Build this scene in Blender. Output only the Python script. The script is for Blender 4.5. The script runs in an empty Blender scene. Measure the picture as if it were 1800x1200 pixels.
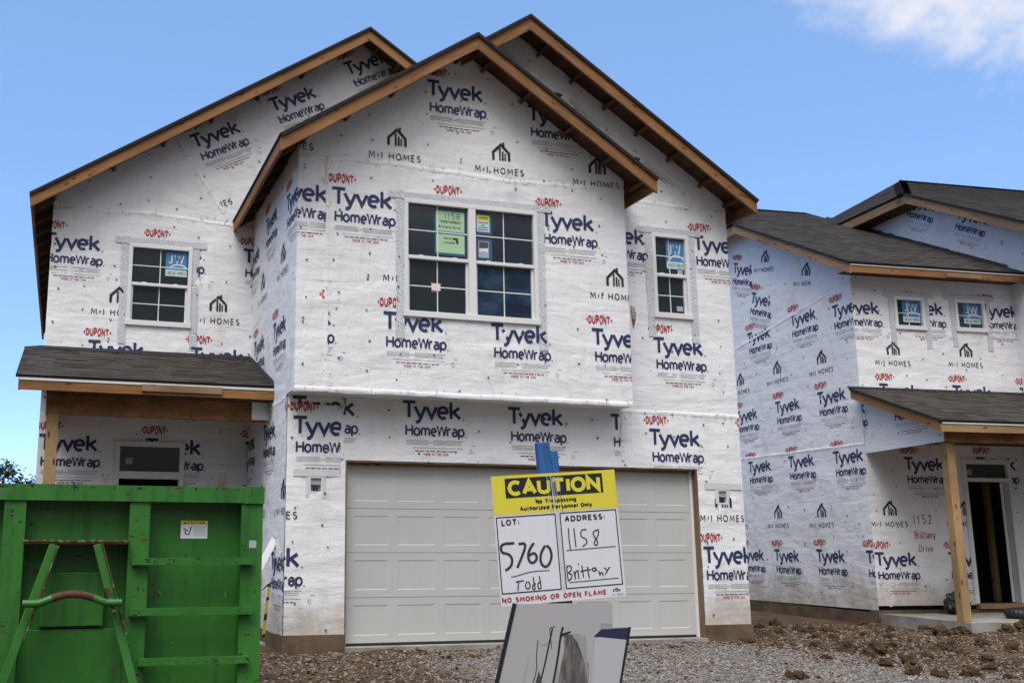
import bpy, math, random, bisect
from mathutils import Vector, Matrix, noise
random.seed(11)
SC = bpy.context.scene
COL = SC.collection
V = Vector
rad = math.radians

# ------------------------------------------------------------------ camera
def cam_axes(yaw, pitch, roll):
    f = V((math.sin(yaw)*math.cos(pitch), math.cos(yaw)*math.cos(pitch), math.sin(pitch)))
    r = V((math.cos(yaw), -math.sin(yaw), 0)); u = r.cross(f)
    c, s = math.cos(roll), math.sin(roll)
    return c*r + s*u, -s*r + c*u, f
CAM = V((-3.2929, -12.2468, 1.2208))
_r, _u, _f = cam_axes(rad(16.9496), rad(10.9986), rad(0.1697))
cd = bpy.data.cameras.new("camera"); cam = bpy.data.objects.new("camera", cd); COL.objects.link(cam)
M = Matrix((_r, _u, -_f)).transposed().to_4x4(); M.translation = CAM
cam.matrix_world = M
cd.sensor_width = 36; cd.lens = 36*1813.41/1800; cd.shift_x = 0.12869; cd.clip_end = 5000; cd.clip_start = 0.05
SC.camera = cam

# ------------------------------------------------------------------ sky, sun, exposure
SUN_EL, SUN_AZ = rad(60), rad(212)      # azimuth clockwise from +Y: the sun stands behind the camera, veiled by cloud
sun_dir = V((math.sin(SUN_AZ)*math.cos(SUN_EL), math.cos(SUN_AZ)*math.cos(SUN_EL), math.sin(SUN_EL)))
W = bpy.data.worlds.new("World"); SC.world = W; W.use_nodes = True
wn, wl = W.node_tree.nodes, W.node_tree.links
bg = wn["Background"]
sky = wn.new("ShaderNodeTexSky"); sky.sky_type = 'NISHITA'; sky.sun_disc = False
sky.sun_elevation = SUN_EL; sky.sun_rotation = SUN_AZ
sky.air_density = 0.5; sky.dust_density = 0.0; sky.ozone_density = 3.0; sky.altitude = 200
bg.inputs[1].default_value = 0.15
# clouds: noise on the view direction, thick only round one part of the sky
tc = wn.new("ShaderNodeTexCoord")
def wnode(t, **k):
    n = wn.new(t)
    for a, b in k.items(): setattr(n, a, b)
    return n
mp = wnode("ShaderNodeMapping"); mp.inputs['Scale'].default_value = (5.0, 5.0, 9.0); mp.inputs['Rotation'].default_value = (0.25, 0.35, 0.3)
wl.new(tc.outputs['Generated'], mp.inputs['Vector'])
nz = wnode("ShaderNodeTexNoise"); nz.inputs['Scale'].default_value = 1.9; nz.inputs['Detail'].default_value = 9; nz.inputs['Roughness'].default_value = 0.56; nz.inputs['Distortion'].default_value = 0.35
wl.new(mp.outputs[0], nz.inputs['Vector'])
dot = wnode("ShaderNodeVectorMath", operation='DOT_PRODUCT'); dot.inputs[1].default_value = V((0.655, 0.565, 0.502)).normalized()
wl.new(tc.outputs['Generated'], dot.inputs[0])
mr = wnode("ShaderNodeMapRange"); mr.inputs['From Min'].default_value = 0.9835; mr.inputs['From Max'].default_value = 0.999; mr.inputs['To Min'].default_value = -0.26; mr.inputs['To Max'].default_value = 0.26
wl.new(dot.outputs['Value'], mr.inputs['Value'])
ad = wnode("ShaderNodeMath", operation='ADD'); wl.new(nz.outputs['Fac'], ad.inputs[0]); wl.new(mr.outputs[0], ad.inputs[1])
cr = wnode("ShaderNodeMapRange", interpolation_type='SMOOTHSTEP'); cr.inputs['From Min'].default_value = 0.44; cr.inputs['From Max'].default_value = 0.86
wl.new(ad.outputs[0], cr.inputs['Value'])
tn = wnode("ShaderNodeMix", data_type='RGBA', blend_type='MULTIPLY'); tn.inputs['Factor'].default_value = 1; tn.inputs['B'].default_value = (1.46, 1.48, 1.66, 1); wl.new(sky.outputs[0], tn.inputs['A'])   # white balance of the sky
veil = wnode("ShaderNodeMix", data_type='RGBA'); veil.inputs['Factor'].default_value = 0.62; veil.inputs['B'].default_value = (0.82, 1.46, 2.38, 1); wl.new(tn.outputs['Result'], veil.inputs['A'])   # thin even high haze
mx = wnode("ShaderNodeMix", data_type='RGBA'); mx.inputs['B'].default_value = (3.05, 3.0, 3.1, 1)
wl.new(cr.outputs[0], mx.inputs['Factor']); 
# unseen grey-white cloud added round the sun, behind the camera, as neutral fill light
d2 = wnode("ShaderNodeVectorMath", operation='DOT_PRODUCT'); d2.inputs[1].default_value = V((-0.20, -0.75, 1.0)).normalized(); wl.new(tc.outputs['Generated'], d2.inputs[0])
m2_ = wnode("ShaderNodeMapRange"); m2_.inputs['From Min'].default_value = 0.35; m2_.inputs['From Max'].default_value = 0.85; m2_.inputs['To Min'].default_value = -0.35; m2_.inputs['To Max'].default_value = 0.34; wl.new(d2.outputs['Value'], m2_.inputs['Value'])
a2_ = wnode("ShaderNodeMath", operation='ADD'); wl.new(nz.outputs['Fac'], a2_.inputs[0]); wl.new(m2_.outputs[0], a2_.inputs[1])
c2_ = wnode("ShaderNodeMapRange", interpolation_type='SMOOTHSTEP'); c2_.inputs['From Min'].default_value = 0.44; c2_.inputs['From Max'].default_value = 0.74; wl.new(a2_.outputs[0], c2_.inputs['Value'])
fill_cloud = wnode("ShaderNodeMix", data_type='RGBA'); fill_cloud.inputs['B'].default_value = (5.0, 5.05, 5.25, 1)
wl.new(c2_.outputs[0], fill_cloud.inputs['Factor']); wl.new(veil.outputs['Result'], fill_cloud.inputs['A']); # unseen dark low sky added behind the camera to keep the porch dim
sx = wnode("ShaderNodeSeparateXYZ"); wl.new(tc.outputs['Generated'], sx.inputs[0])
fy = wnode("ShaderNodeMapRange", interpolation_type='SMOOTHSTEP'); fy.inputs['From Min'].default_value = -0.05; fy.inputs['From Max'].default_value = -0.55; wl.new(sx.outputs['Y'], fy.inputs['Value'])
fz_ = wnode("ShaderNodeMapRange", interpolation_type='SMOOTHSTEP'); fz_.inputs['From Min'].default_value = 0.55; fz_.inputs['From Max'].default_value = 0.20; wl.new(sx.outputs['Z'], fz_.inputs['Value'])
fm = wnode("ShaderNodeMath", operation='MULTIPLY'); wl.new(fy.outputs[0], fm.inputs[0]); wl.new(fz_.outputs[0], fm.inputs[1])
low_dim = wnode("ShaderNodeMix", data_type='RGBA'); low_dim.inputs['B'].default_value = (0.42, 0.45, 0.50, 1); wl.new(fm.outputs[0], low_dim.inputs['Factor']); wl.new(fill_cloud.outputs['Result'], low_dim.inputs['A'])
wl.new(low_dim.outputs['Result'], mx.inputs['A']); wl.new(mx.outputs['Result'], bg.inputs[0])
sl = bpy.data.lights.new("sun", 'SUN'); sl.energy = 1.45; sl.angle = rad(34); sl.color = (1.0, 0.965, 0.93)
so = bpy.data.objects.new("sun", sl); COL.objects.link(so); so.location = (0, -20, 30)
so.rotation_euler = (-sun_dir).to_track_quat('-Z', 'Y').to_euler()
SC.view_settings.view_transform = 'Standard'; SC.view_settings.look = 'None'; SC.view_settings.gamma = 1; SC.view_settings.exposure = 1.05

# ------------------------------------------------------------------ materials
MAT = {}
def mat(name, base=(.5, .5, .5), rough=.6, spec=.5, metal=0):
    m = bpy.data.materials.new(name); m.use_nodes = True
    b = m.node_tree.nodes["Principled BSDF"]
    b.inputs['Base Color'].default_value = (*base, 1); b.inputs['Roughness'].default_value = rough
    b.inputs['Specular IOR Level'].default_value = spec; b.inputs['Metallic'].default_value = metal
    MAT[name] = m; return m
class NT:
    def __init__(s, m): s.m = m; s.n = m.node_tree.nodes; s.l = m.node_tree.links; s.b = s.n["Principled BSDF"]
    def new(s, t, ins=None, **k):
        n = s.n.new(t)
        for a, b in k.items(): setattr(n, a, b)
        for a, b in (ins or {}).items():
            if isinstance(b, bpy.types.NodeSocket): s.l.new(b, n.inputs[a])
            else: n.inputs[a].default_value = b
        return n
    def coord(s, kind='Object', scale=(1, 1, 1), rot=(0, 0, 0), loc=(0, 0, 0)):
        t = s.new("ShaderNodeTexCoord"); mp = s.new("ShaderNodeMapping", {'Vector': t.outputs[kind], 'Scale': scale, 'Rotation': rot, 'Location': loc})
        return mp.outputs[0]
    def noise(s, vec, scale, detail=4, rough=.5, dist=0):
        return s.new("ShaderNodeTexNoise", {'Vector': vec, 'Scale': scale, 'Detail': detail, 'Roughness': rough, 'Distortion': dist}).outputs['Fac']
    def rng(s, v, a, b, c=0, d=1, smooth=True):
        n = s.new("ShaderNodeMapRange", {'Value': v, 'From Min': a, 'From Max': b, 'To Min': c, 'To Max': d})
        if smooth: n.interpolation_type = 'SMOOTHSTEP'
        return n.outputs[0]
    def math(s, op, a, b=0.0):
        n = s.new("ShaderNodeMath", operation=op)
        for i, q in enumerate((a, b)):
            if isinstance(q, bpy.types.NodeSocket): s.l.new(q, n.inputs[i])
            else: n.inputs[i].default_value = q
        return n.outputs[0]
    def mix(s, f, a, b):
        n = s.new("ShaderNodeMix", data_type='RGBA')
        for k, q in (('Factor', f), ('A', a), ('B', b)):
            if isinstance(q, bpy.types.NodeSocket): s.l.new(q, n.inputs[k])
            else: n.inputs[k].default_value = q if k == 'Factor' else (*q, 1)
        return n.outputs['Result']
    def color(s, c): s.l.new(c, s.b.inputs['Base Color'])
    def bump(s, h, strength=.3, dist=.02):
        n = s.new("ShaderNodeBump", {'Height': h, 'Strength': strength, 'Distance': dist}); s.l.new(n.outputs[0], s.b.inputs['Normal'])

def wrinkle(t):
    """creases of a loose sheet: broad soft folds, fine slanting pull lines, and a few sharp creases"""
    a = t.noise(t.coord(scale=(1, 1, 2.2), rot=(.5, .6, .3)), 1.7, 3, .5, .8)
    b = t.noise(t.coord(scale=(2.2, 2.2, .55), rot=(-.6, -.55, .2)), 3.2, 3, .5, .7)
    d = t.noise(t.coord(scale=(.5, .5, 2.2), rot=(.16, .12, 0)), 2.2, 3, .5, .5)
    r = t.math('ABSOLUTE', t.math('SUBTRACT', b, .5)); r = t.rng(r, 0, .05, 1, 0)
    c = t.noise(t.coord(), 22, 2, .5)
    h = t.math('ADD', t.math('MULTIPLY', a, 1.0), t.math('MULTIPLY', b, .55))
    h = t.math('ADD', h, t.math('MULTIPLY', d, .9)); h = t.math('ADD', h, t.math('MULTIPLY', r, .07))
    return t.math('ADD', h, t.math('MULTIPLY', c, .015))
def wrap_like(name, base, mud=True, rough=.55, spec=.35):
    t = NT(mat(name, base, rough, spec))
    h = wrinkle(t); t.bump(h, .42, .040)
    if mud:
        geo = t.new("ShaderNodeNewGeometry"); sep = t.new("ShaderNodeSeparateXYZ", {'Vector': geo.outputs['Position']})
        n1 = t.noise(t.coord(scale=(1, 1, .45)), 2.2, 6, .65, .4)
        low = t.rng(sep.outputs['Z'], .10, .95, .40, 0)
        m1 = t.math('MULTIPLY', t.rng(t.math('ADD', n1, low), .52, .95), .62)
        n2 = t.noise(t.coord(scale=(1, 1, .6), loc=(4, 2, 7)), 1.1, 5, .6)
        m2 = t.math('MULTIPLY', t.rng(n2, .56, .76), .07)
        c = t.mix(m2, base, tuple(q*.80 for q in base)); c = t.mix(m1, c, (.33, .25, .16)); t.color(c)
    return MAT[name]
wrap_like('wrap', (.76, .755, .765))
wrap_like('ink_navy', (.026, .032, .105), False); wrap_like('ink_black', (.018, .018, .022), False)
wrap_like('ink_red', (.40, .035, .035), False); wrap_like('ink_grey', (.36, .36, .40), False); wrap_like('ink_marker', (.42, .10, .07), False)
mat('cap_green', (.035, .20, .075), .4); mat('cap_dark', (.08, .16, .12), .4); mat('staple', (.12, .115, .10), .5)

def wood(name, base, dark, knots=True, rough=.7):
    t = NT(mat(name, base, rough, .3))
    uv = t.coord('UV', scale=(1, 1, 1))
    g = t.noise(t.coord('UV', scale=(1.3, 22, 1)), 1.6, 6, .62, 1.1)
    g2 = t.noise(t.coord('UV', scale=(.6, 3, 1)), 1.5, 4, .6, .3)
    c = t.mix(t.rng(g, .36, .68), base, dark); c = t.mix(t.math('MULTIPLY', t.rng(g2, .40, .66), .75), c, tuple(q*.50 for q in base)); g3 = t.noise(t.coord(), .55, 3); c = t.mix(t.math('MULTIPLY', t.rng(g3, .42, .62), .5), c, tuple(min(1, q*1.35) for q in base))
    if knots:
        vo = t.new("ShaderNodeTexVoronoi", {'Vector': t.coord('UV', scale=(3.4, 11, 1)), 'Scale': 1.0, 'Randomness': 1.0}).outputs['Distance']
        c = t.mix(t.rng(vo, .09, .20, 1, 0), c, (.055, .022, .01))
        sp = t.new("ShaderNodeTexVoronoi", {'Vector': t.coord('UV', scale=(9, 14, 1)), 'Scale': 1.0}).outputs['Distance']
        c = t.mix(t.math('MULTIPLY', t.rng(sp, .06, .14, 1, 0), .5), c, (.06, .03, .015))
    t.color(c); t.bump(g, .15, .004)
wood('pine', (.27, .130, .047), (.14, .06, .022))
wood('pine_pale', (.34, .22, .105), (.24, .14, .06))
wood('pine_weathered', (.29, .18, .10), (.19, .11, .06))
wood('jamb_wood', (.19, .125, .08), (.13, .085, .055), False)
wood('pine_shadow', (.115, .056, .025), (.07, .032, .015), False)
def osb(name, base):
    t = NT(mat(name, base, .75, .3))
    a = t.noise(t.coord('UV', scale=(14, 40, 1)), 1, 5, .7, 1.5); b = t.noise(t.coord('UV', scale=(3, 5, 1)), 1, 3)
    c = t.mix(t.rng(a, .35, .66), base, tuple(q*.5 for q in base)); c = t.mix(t.rng(b, .4, .7), c, tuple(min(1, q*1.25) for q in base)); t.color(c); t.bump(a, .2, .004)
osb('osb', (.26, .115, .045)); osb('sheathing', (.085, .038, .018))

def shingle(name, c1, c2, c3):
    t = NT(mat(name, c1, .9, .25))
    uv = t.coord('UV')
    br = t.new("ShaderNodeTexBrick", {'Vector': uv, 'Color1': (0, 0, 0, 1), 'Color2': (1, 1, 1, 1), 'Mortar': (.5, .5, .5, 1), 'Scale': 1, 'Mortar Size': .0, 'Brick Width': .21, 'Row Height': .1425}, offset=.43, squash=1.6, squash_frequency=3)
    n = t.noise(uv, 1.3, 3); g = t.noise(uv, 260, 2, .7)
    f = t.new("ShaderNodeSeparateColor", {'Color': br.outputs['Color']}).outputs[0]
    c = t.mix(f, c1, c2); c = t.mix(t.math('MULTIPLY', t.rng(n, .4, .65), .45), c, c3); c = t.mix(t.math('MULTIPLY', t.rng(g, .4, .62), .55), c, tuple(q*.45 for q in c1))
    t.color(c); t.bump(g, .4, .004)
shingle('shingle', (.030, .025, .022), (.106, .089, .077), (.060, .051, .044))
mat('shingle_edge', (.026, .024, .023), .9, .2)
mat('drip_edge', (.62, .62, .62), .4); mat('felt', (.045, .047, .055), .8)
t = NT(mat('vinyl', (.70, .70, .69), .38)); t.bump(t.noise(t.coord(), 60, 3), .05, .002)
t = NT(mat('door_paint', (.47, .46, .44), .42)); g = t.noise(t.coord(scale=(9, 1, 160)), 1, 4); n = t.noise(t.coord(), .9, 4); t.bump(g, .12, .003); t.color(t.mix(t.rng(n, .4, .7), (.50, .495, .475), (.475, .467, .445)))
t = NT(mat('concrete', (.20, .145, .095), .85, .2)); a = t.noise(t.coord(), 1.8, 7, .65); b = t.noise(t.coord(), 26, 4); t.color(t.mix(t.rng(a, .35, .68), (.15, .105, .066), (.075, .05, .032))); t.bump(b, .3, .01)
t = NT(mat('slab_concrete', (.30, .285, .26), .85, .2)); a = t.noise(t.coord(), 2.5, 6, .65); t.color(t.mix(t.rng(a, .4, .7), (.30, .285, .26), (.19, .165, .135))); t.bump(t.noise(t.coord(), 40, 4), .2, .005)
t = NT(mat('glass', (.018, .024, .028), .03, .85)); nn = t.noise(t.coord(), 1.4, 3); t.bump(nn, .14, .02)
t = NT(mat('glass_film_reflect', (.012, .028, .055), .16, .5)); nn = t.noise(t.coord(scale=(1, 1, 2)), 2.2, 4); t.color(t.mix(t.rng(nn, .4, .7), (.010, .020, .040), (.03, .06, .11))); t.bump(nn, .3, .03)  # plastic film; its blue tones are reflections painted into the colour
mat('dark_interior', (.05, .045, .04), .9, .1); mat('rubber', (.015, .015, .016), .6)
mat('paper_green', (.38, .56, .34), .7); mat('paper_white', (.66, .68, .70), .7); mat('paper_grey', (.34, .37, .40), .6); mat('tape_blue', (.025, .085, .19), .6)
mat('label_blue', (.045, .20, .42), .45); mat('label_pale', (.48, .62, .62), .5); mat('yellow', (.40, .32, .04), .5); mat('yellow_label', (.68, .62, .05), .55)
mat('black', (.012, .012, .013), .5); mat('red_print', (.42, .03, .04), .5); mat('pen', (.03, .028, .035), .5)
t = NT(mat('flashing', (.60, .61, .63), .45, .4))
w1 = t.new("ShaderNodeTexBrick", {'Vector': t.coord('UV', rot=(0, 0, .95)), 'Color1': (1, 1, 1, 1), 'Color2': (.75, .75, .75, 1), 'Mortar': (0, 0, 0, 1), 'Scale': 1, 'Mortar Size': .006, 'Mortar Smooth': .3, 'Brick Width': .10, 'Row Height': .026}, offset=.5)
lt = t.noise(t.coord('UV', rot=(0, 0, .95), scale=(40, 40, 1)), 1, 2, .6)
ff = t.math('MULTIPLY', t.rng(w1.outputs['Fac'], .3, .8), t.rng(lt, .38, .55)); t.color(t.mix(t.math('MULTIPLY', ff, .6), (.62, .63, .65), (.10, .13, .20))); t.bump(wrinkle(t), .5, .02)
t = NT(mat('tape_clear', (.62, .62, .62), .35, .4)); t.bump(wrinkle(t), .5, .02)
# painted steel, with scrapes and rust that keep their own shape
t = NT(mat('green_paint', (.03, .15, .02), .40, .4))
a = t.noise(t.coord(), 3.2, 8, .7, .6); b = t.noise(t.coord(scale=(1, 1, .35)), 1.3, 5, .6); c = t.noise(t.coord(scale=(6, 6, .9)), 2.0, 5, .7)
col = t.mix(t.rng(b, .35, .7), (.022, .122, .017), (.038, .172, .026)); col = t.mix(t.math('MULTIPLY', t.rng(c, .48, .70), .6), col, (.016, .062, .018)); fd = t.noise(t.coord(scale=(1, 1, .5), loc=(9, 4, 2)), 2.6, 5, .65); col = t.mix(t.math('MULTIPLY', t.rng(fd, .52, .72), .35), col, (.075, .20, .07))
col = t.mix(t.rng(a, .62, .67), col, (.075, .038, .022)); col = t.mix(t.rng(t.noise(t.coord(loc=(3, 8, 1)), 9, 6, .7), .70, .74), col, (.03, .02, .016)); t.color(col); t.bump(t.noise(t.coord(), 4, 5), .12, .01)
t = NT(mat('rusty_green', (.10, .12, .04), .65, .3)); a = t.noise(t.coord(), 16, 8, .75, .4); t.color(t.mix(t.rng(a, .43, .50), (.10, .27, .06), (.075, .032, .02))); t.bump(a, .4, .006)
t = NT(mat('rust', (.085, .040, .025), .8, .2)); a = t.noise(t.coord(), 20, 6, .7); t.color(t.mix(t.rng(a, .4, .65), (.095, .045, .028), (.045, .022, .016))); t.bump(a, .4, .005)
t = NT(mat('sign_white', (.66, .66, .70), .45)); a = t.noise(t.coord(scale=(30, 1, 2)), 1, 5, .7); t.color(t.mix(t.math('MULTIPLY', t.rng(a, .55, .8), .3), (.66, .66, .70), (.42, .42, .42)))
t = NT(mat('sign_yellow', (.66, .58, .05), .45)); a = t.noise(t.coord(scale=(30, 1, 2)), 1, 5, .7); t.color(t.mix(t.math('MULTIPLY', t.rng(a, .58, .8), .4), (.66, .58, .05), (.60, .60, .40)))
t = NT(mat('stake_blue', (.03, .13, .36), .7)); a = t.noise(t.coord('UV', scale=(3, 34, 1)), 1, 6, .65, .8); t.color(t.mix(t.rng(a, .4, .68), (.02, .11, .32), (.008, .04, .12))); t.bump(a, .4, .006)
mat('print_dark', (.06, .055, .052), .6); mat('print_grey', (.30, .30, .31), .6); mat('print_navy', (.02, .025, .06), .5); mat('panel_white', (.40, .39, .40), .5); mat('print_light', (.46, .455, .48), .5)
t = NT(mat('print_figure', (.06, .055, .052), .6)); a = t.noise(t.coord(scale=(40, 2, 6)), 1, 6, .7, .8); t.color(t.mix(t.rng(a, .4, .66), (.075, .068, .062), (.20, .19, .185)))
mat('bag_black', (.012, .012, .014), .45); mat('pipe_black', (.014, .015, .017), .5)
t = NT(mat('bark', (.10, .075, .05), .9, .1)); t.bump(t.noise(t.coord(scale=(6, 6, 1)), 3, 6), .5, .03)
t = NT(mat('leaf', (.045, .085, .022), .6, .3)); oi = t.noise(t.coord(), .9, 4); t.color(t.mix(t.rng(oi, .35, .65), (.012, .024, .009), (.028, .046, .016)))
t = NT(mat('soil', (.085, .055, .033), .95, .1)); a = t.noise(t.coord(), 5, 8, .68); b = t.noise(t.coord(), 55, 5, .7); t.color(t.mix(t.rng(a, .35, .68), (.108, .069, .041), (.054, .034, .020))); t.bump(t.math('ADD', a, t.math('MULTIPLY', b, .35)), .8, .03)
mat('stone_light', (.25, .235, .22), .85, .2); mat('stone_mid', (.165, .152, .14), .85, .2); mat('stone_tan', (.165, .125, .088), .85, .2); mat('stone_dark', (.125, .112, .10), .85, .2)
# ground: dirt, with the gravel drive mixed in by noise
t = NT(mat('ground', (.12, .08, .05), .95, .1)); a = t.noise(t.coord(), .8, 8, .68, .4); b = t.noise(t.coord(), 38, 6, .7); c = t.noise(t.coord(), 4, 6, .65)
vo = t.new("ShaderNodeTexVoronoi", {'Vector': t.coord(), 'Scale': 42.0}); vs = t.new("ShaderNodeSeparateColor", {'Color': vo.outputs['Color']}).outputs[0]
dirt = t.mix(t.rng(c, .35, .66), (.105, .072, .046), (.058, .039, .025)); grav = t.mix(vs, (.10, .088, .076), (.23, .212, .195))
at = t.new("ShaderNodeAttribute", attribute_name="drive").outputs['Fac']
f = t.rng(t.math('ADD', at, t.math('MULTIPLY', t.math('SUBTRACT', a, .5), 1.4)), .35, .62); t.color(t.mix(f, dirt, grav)); t.bump(t.math('ADD', t.math('MULTIPLY', c, .8), t.math('MULTIPLY', b, .4)), .9, .03)

# ------------------------------------------------------------------ mesh building
class MB:
    def __init__(s): s.v = []; s.f = []; s.m = []; s.uv = []; s.names = []; s.smooth = []
    def mi(s, name):
        if name not in s.names: s.names.append(name)
        return s.names.index(name)
    def add(s, vs, fs, m, uvs=None, smooth=False):
        o = len(s.v); s.v += [tuple(p) for p in vs]; k = s.mi(m)
        for i, f in enumerate(fs):
            s.f.append([o+j for j in f]); s.m.append(k); s.smooth.append(smooth)
            s.uv.append([tuple(q) for q in uvs[i]] if uvs else [(0, 0)]*len(f))
    def obox(s, o, a, b, c, m):
        """box at corner o with edge vectors a, b, c; UV in metres, u along the longest edge"""
        o, a, b, c = V(o), V(a), V(b), V(c)
        if a.cross(b).dot(c) < 0: a, b = b, a
        P = [o, o+a, o+a+b, o+b, o+c, o+a+c, o+a+b+c, o+b+c]
        L = sorted([(a.length, 0, a), (b.length, 1, b), (c.length, 2, c)], reverse=True)
        U = L[0][2].normalized(); ru = random.uniform(0, 40); rv = random.uniform(0, 40)
        fs = [(0, 3, 2, 1), (4, 5, 6, 7), (0, 1, 5, 4), (1, 2, 6, 5), (2, 3, 7, 6), (3, 0, 4, 7)]
        uvs = []
        for f in fs:
            q = [P[i] for i in f]; n = (q[1]-q[0]).cross(q[2]-q[0]).normalized(); w = n.cross(U)
            if w.length < .1: w = L[1][2].normalized(); u2 = L[2][2].normalized()
            else: u2 = U; w.normalize()
            uvs.append([(ru+(p-o).dot(u2), rv+(p-o).dot(w)) for p in q])
        s.add(P, fs, m, uvs)
    def box(s, lo, hi, m): s.obox(lo, (hi[0]-lo[0], 0, 0), (0, hi[1]-lo[1], 0), (0, 0, hi[2]-lo[2]), m)
    def tube(s, pts, r, m, n=12, caps=True):
        pts = [V(p) for p in pts]; rings = []
        for i, p in enumerate(pts):
            d = (pts[min(i+1, len(pts)-1)]-pts[max(i-1, 0)]).normalized()
            a = d.cross(V((0, 0, 1)));
            if a.length < .01: a = d.cross(V((0, 1, 0)))
            a.normalize(); b = d.cross(a); rr = r[i] if isinstance(r, (list, tuple)) else r
            rings.append([p+(a*math.cos(k*2*math.pi/n)+b*math.sin(k*2*math.pi/n))*rr for k in range(n)])
        vs = [q for R in rings for q in R]; fs = []
        for i in range(len(pts)-1):
            for k in range(n): fs.append((i*n+k, i*n+(k+1) % n, (i+1)*n+(k+1) % n, (i+1)*n+k))
        s.add(vs, fs, m, None, True)
        if caps: s.add(rings[0], [tuple(range(n))], m); s.add(rings[-1], [tuple(range(n))[::-1]], m)
    def build(s, name, parent=None, bevel=0, collection=None):
        me = bpy.data.meshes.new(name); me.from_pydata(s.v, [], s.f); me.validate(clean_customdata=False)
        for n in s.names: me.materials.append(MAT[n])
        if len(me.polygons) == len(s.f):
            uvl = me.uv_layers.new(name="UVMap"); flat = []
            for u in s.uv:
                for q in u: flat += q
            if len(flat) == 2*len(me.loops): uvl.data.foreach_set("uv", flat)
            me.polygons.foreach_set("material_index", s.m); me.polygons.foreach_set("use_smooth", s.smooth)
        me.update()
        o = bpy.data.objects.new(name, me); COL.objects.link(o)
        if parent: o.parent = parent
        if bevel:
            b = o.modifiers.new("bevel", 'BEVEL'); b.width = bevel; b.segments = 2; b.limit_method = 'ANGLE'
        return o
def thing(name, label, cat, loc=(0, 0, 0), rotz=0, group=None):
    o = bpy.data.objects.new(name, None); COL.objects.link(o); o.location = loc; o.rotation_euler = (0, 0, rotz); o.empty_display_size = .2
    return tag(o, label, cat, group)
def tag(o, label, cat, group=None):
    o['label'] = label; o['category'] = cat
    if group: o['group'] = group
    return o
def kind(o, k): o['kind'] = k; return o

# ------------------------------------------------------------------ 2D polygon tools (prints on the sheets)
def area(P): return .5*sum(P[i][0]*P[(i+1) % len(P)][1]-P[(i+1) % len(P)][0]*P[i][1] for i in range(len(P)))
def half(P, a, b, c):                       # keep a*x+b*y+c >= 0
    o = []
    for i in range(len(P)):
        p, q = P[i], P[(i+1) % len(P)]; dp, dq = a*p[0]+b*p[1]+c, a*q[0]+b*q[1]+c
        if dp >= 0: o.append(p)
        if (dp > 0 and dq < 0) or (dp < 0 and dq > 0):
            t = dp/(dp-dq); o.append((p[0]+(q[0]-p[0])*t, p[1]+(q[1]-p[1])*t))
    return o if len(o) > 2 else []
def clip_convex(P, C):                      # C counter-clockwise
    for i in range(len(C)):
        (x0, y0), (x1, y1) = C[i], C[(i+1) % len(C)]
        P = half(P, -(y1-y0), x1-x0, (y1-y0)*x0-(x1-x0)*y0)
        if not P: return []
    return P
def clip_rect(P, r):
    u0, u1, v0, v1 = r
    return clip_convex(P, [(u0, v0), (u1, v0), (u1, v1), (u0, v1)])
def cut_hole(Ps, r):
    o = []; u0, u1, v0, v1 = r
    for P in Ps:
        xs = [p[0] for p in P]; ys = [p[1] for p in P]
        if max(xs) < u0 or min(xs) > u1 or max(ys) < v0 or min(ys) > v1: o.append(P); continue
        o.append(half(P, -1, 0, u0)); o.append(half(P, 1, 0, -u1)); m = half(half(P, 1, 0, -u0) or [(0, 0)]*3, -1, 0, u1)
        if m and abs(area(m)) > 1e-9: o.append(half(m, 0, -1, v0)); o.append(half(m, 0, 1, -v1))
    return [p for p in o if p and abs(area(p)) > 1e-8]
def ribbon(pts, w):
    """a stroke: one quad per segment, mitred where segments meet"""
    pts = [p for i, p in enumerate(pts) if i == 0 or abs(p[0]-pts[i-1][0])+abs(p[1]-pts[i-1][1]) > 1e-7]
    n = len(pts); closed = n > 2 and abs(pts[0][0]-pts[-1][0])+abs(pts[0][1]-pts[-1][1]) < 1e-6
    nr = []
    for i in range(n-1):
        dx, dy = pts[i+1][0]-pts[i][0], pts[i+1][1]-pts[i][1]; L = math.hypot(dx, dy) or 1e-9; nr.append((-dy/L, dx/L))
    off = []
    for i in range(n):
        a = nr[i-1] if i > 0 else (nr[-1] if closed else nr[0]); b = nr[i] if i < n-1 else (nr[0] if closed else nr[-1])
        mx, my = a[0]+b[0], a[1]+b[1]; L2 = mx*mx+my*my
        if L2 < .35: off.append(((b[0])*w/2, (b[1])*w/2))
        else: off.append((mx/L2*w, my/L2*w))
    return [[(pts[i][0]-off[i][0], pts[i][1]-off[i][1]), (pts[i+1][0]-off[i+1][0], pts[i+1][1]-off[i+1][1]),
             (pts[i+1][0]+off[i+1][0], pts[i+1][1]+off[i+1][1]), (pts[i][0]+off[i][0], pts[i][1]+off[i][1])] for i in range(n-1)]
def A(cx, cy, rx, ry, a0, a1, n=9): return [(cx+rx*math.cos(rad(a0+(a1-a0)*i/n)), cy+ry*math.sin(rad(a0+(a1-a0)*i/n))) for i in range(n+1)]
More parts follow.
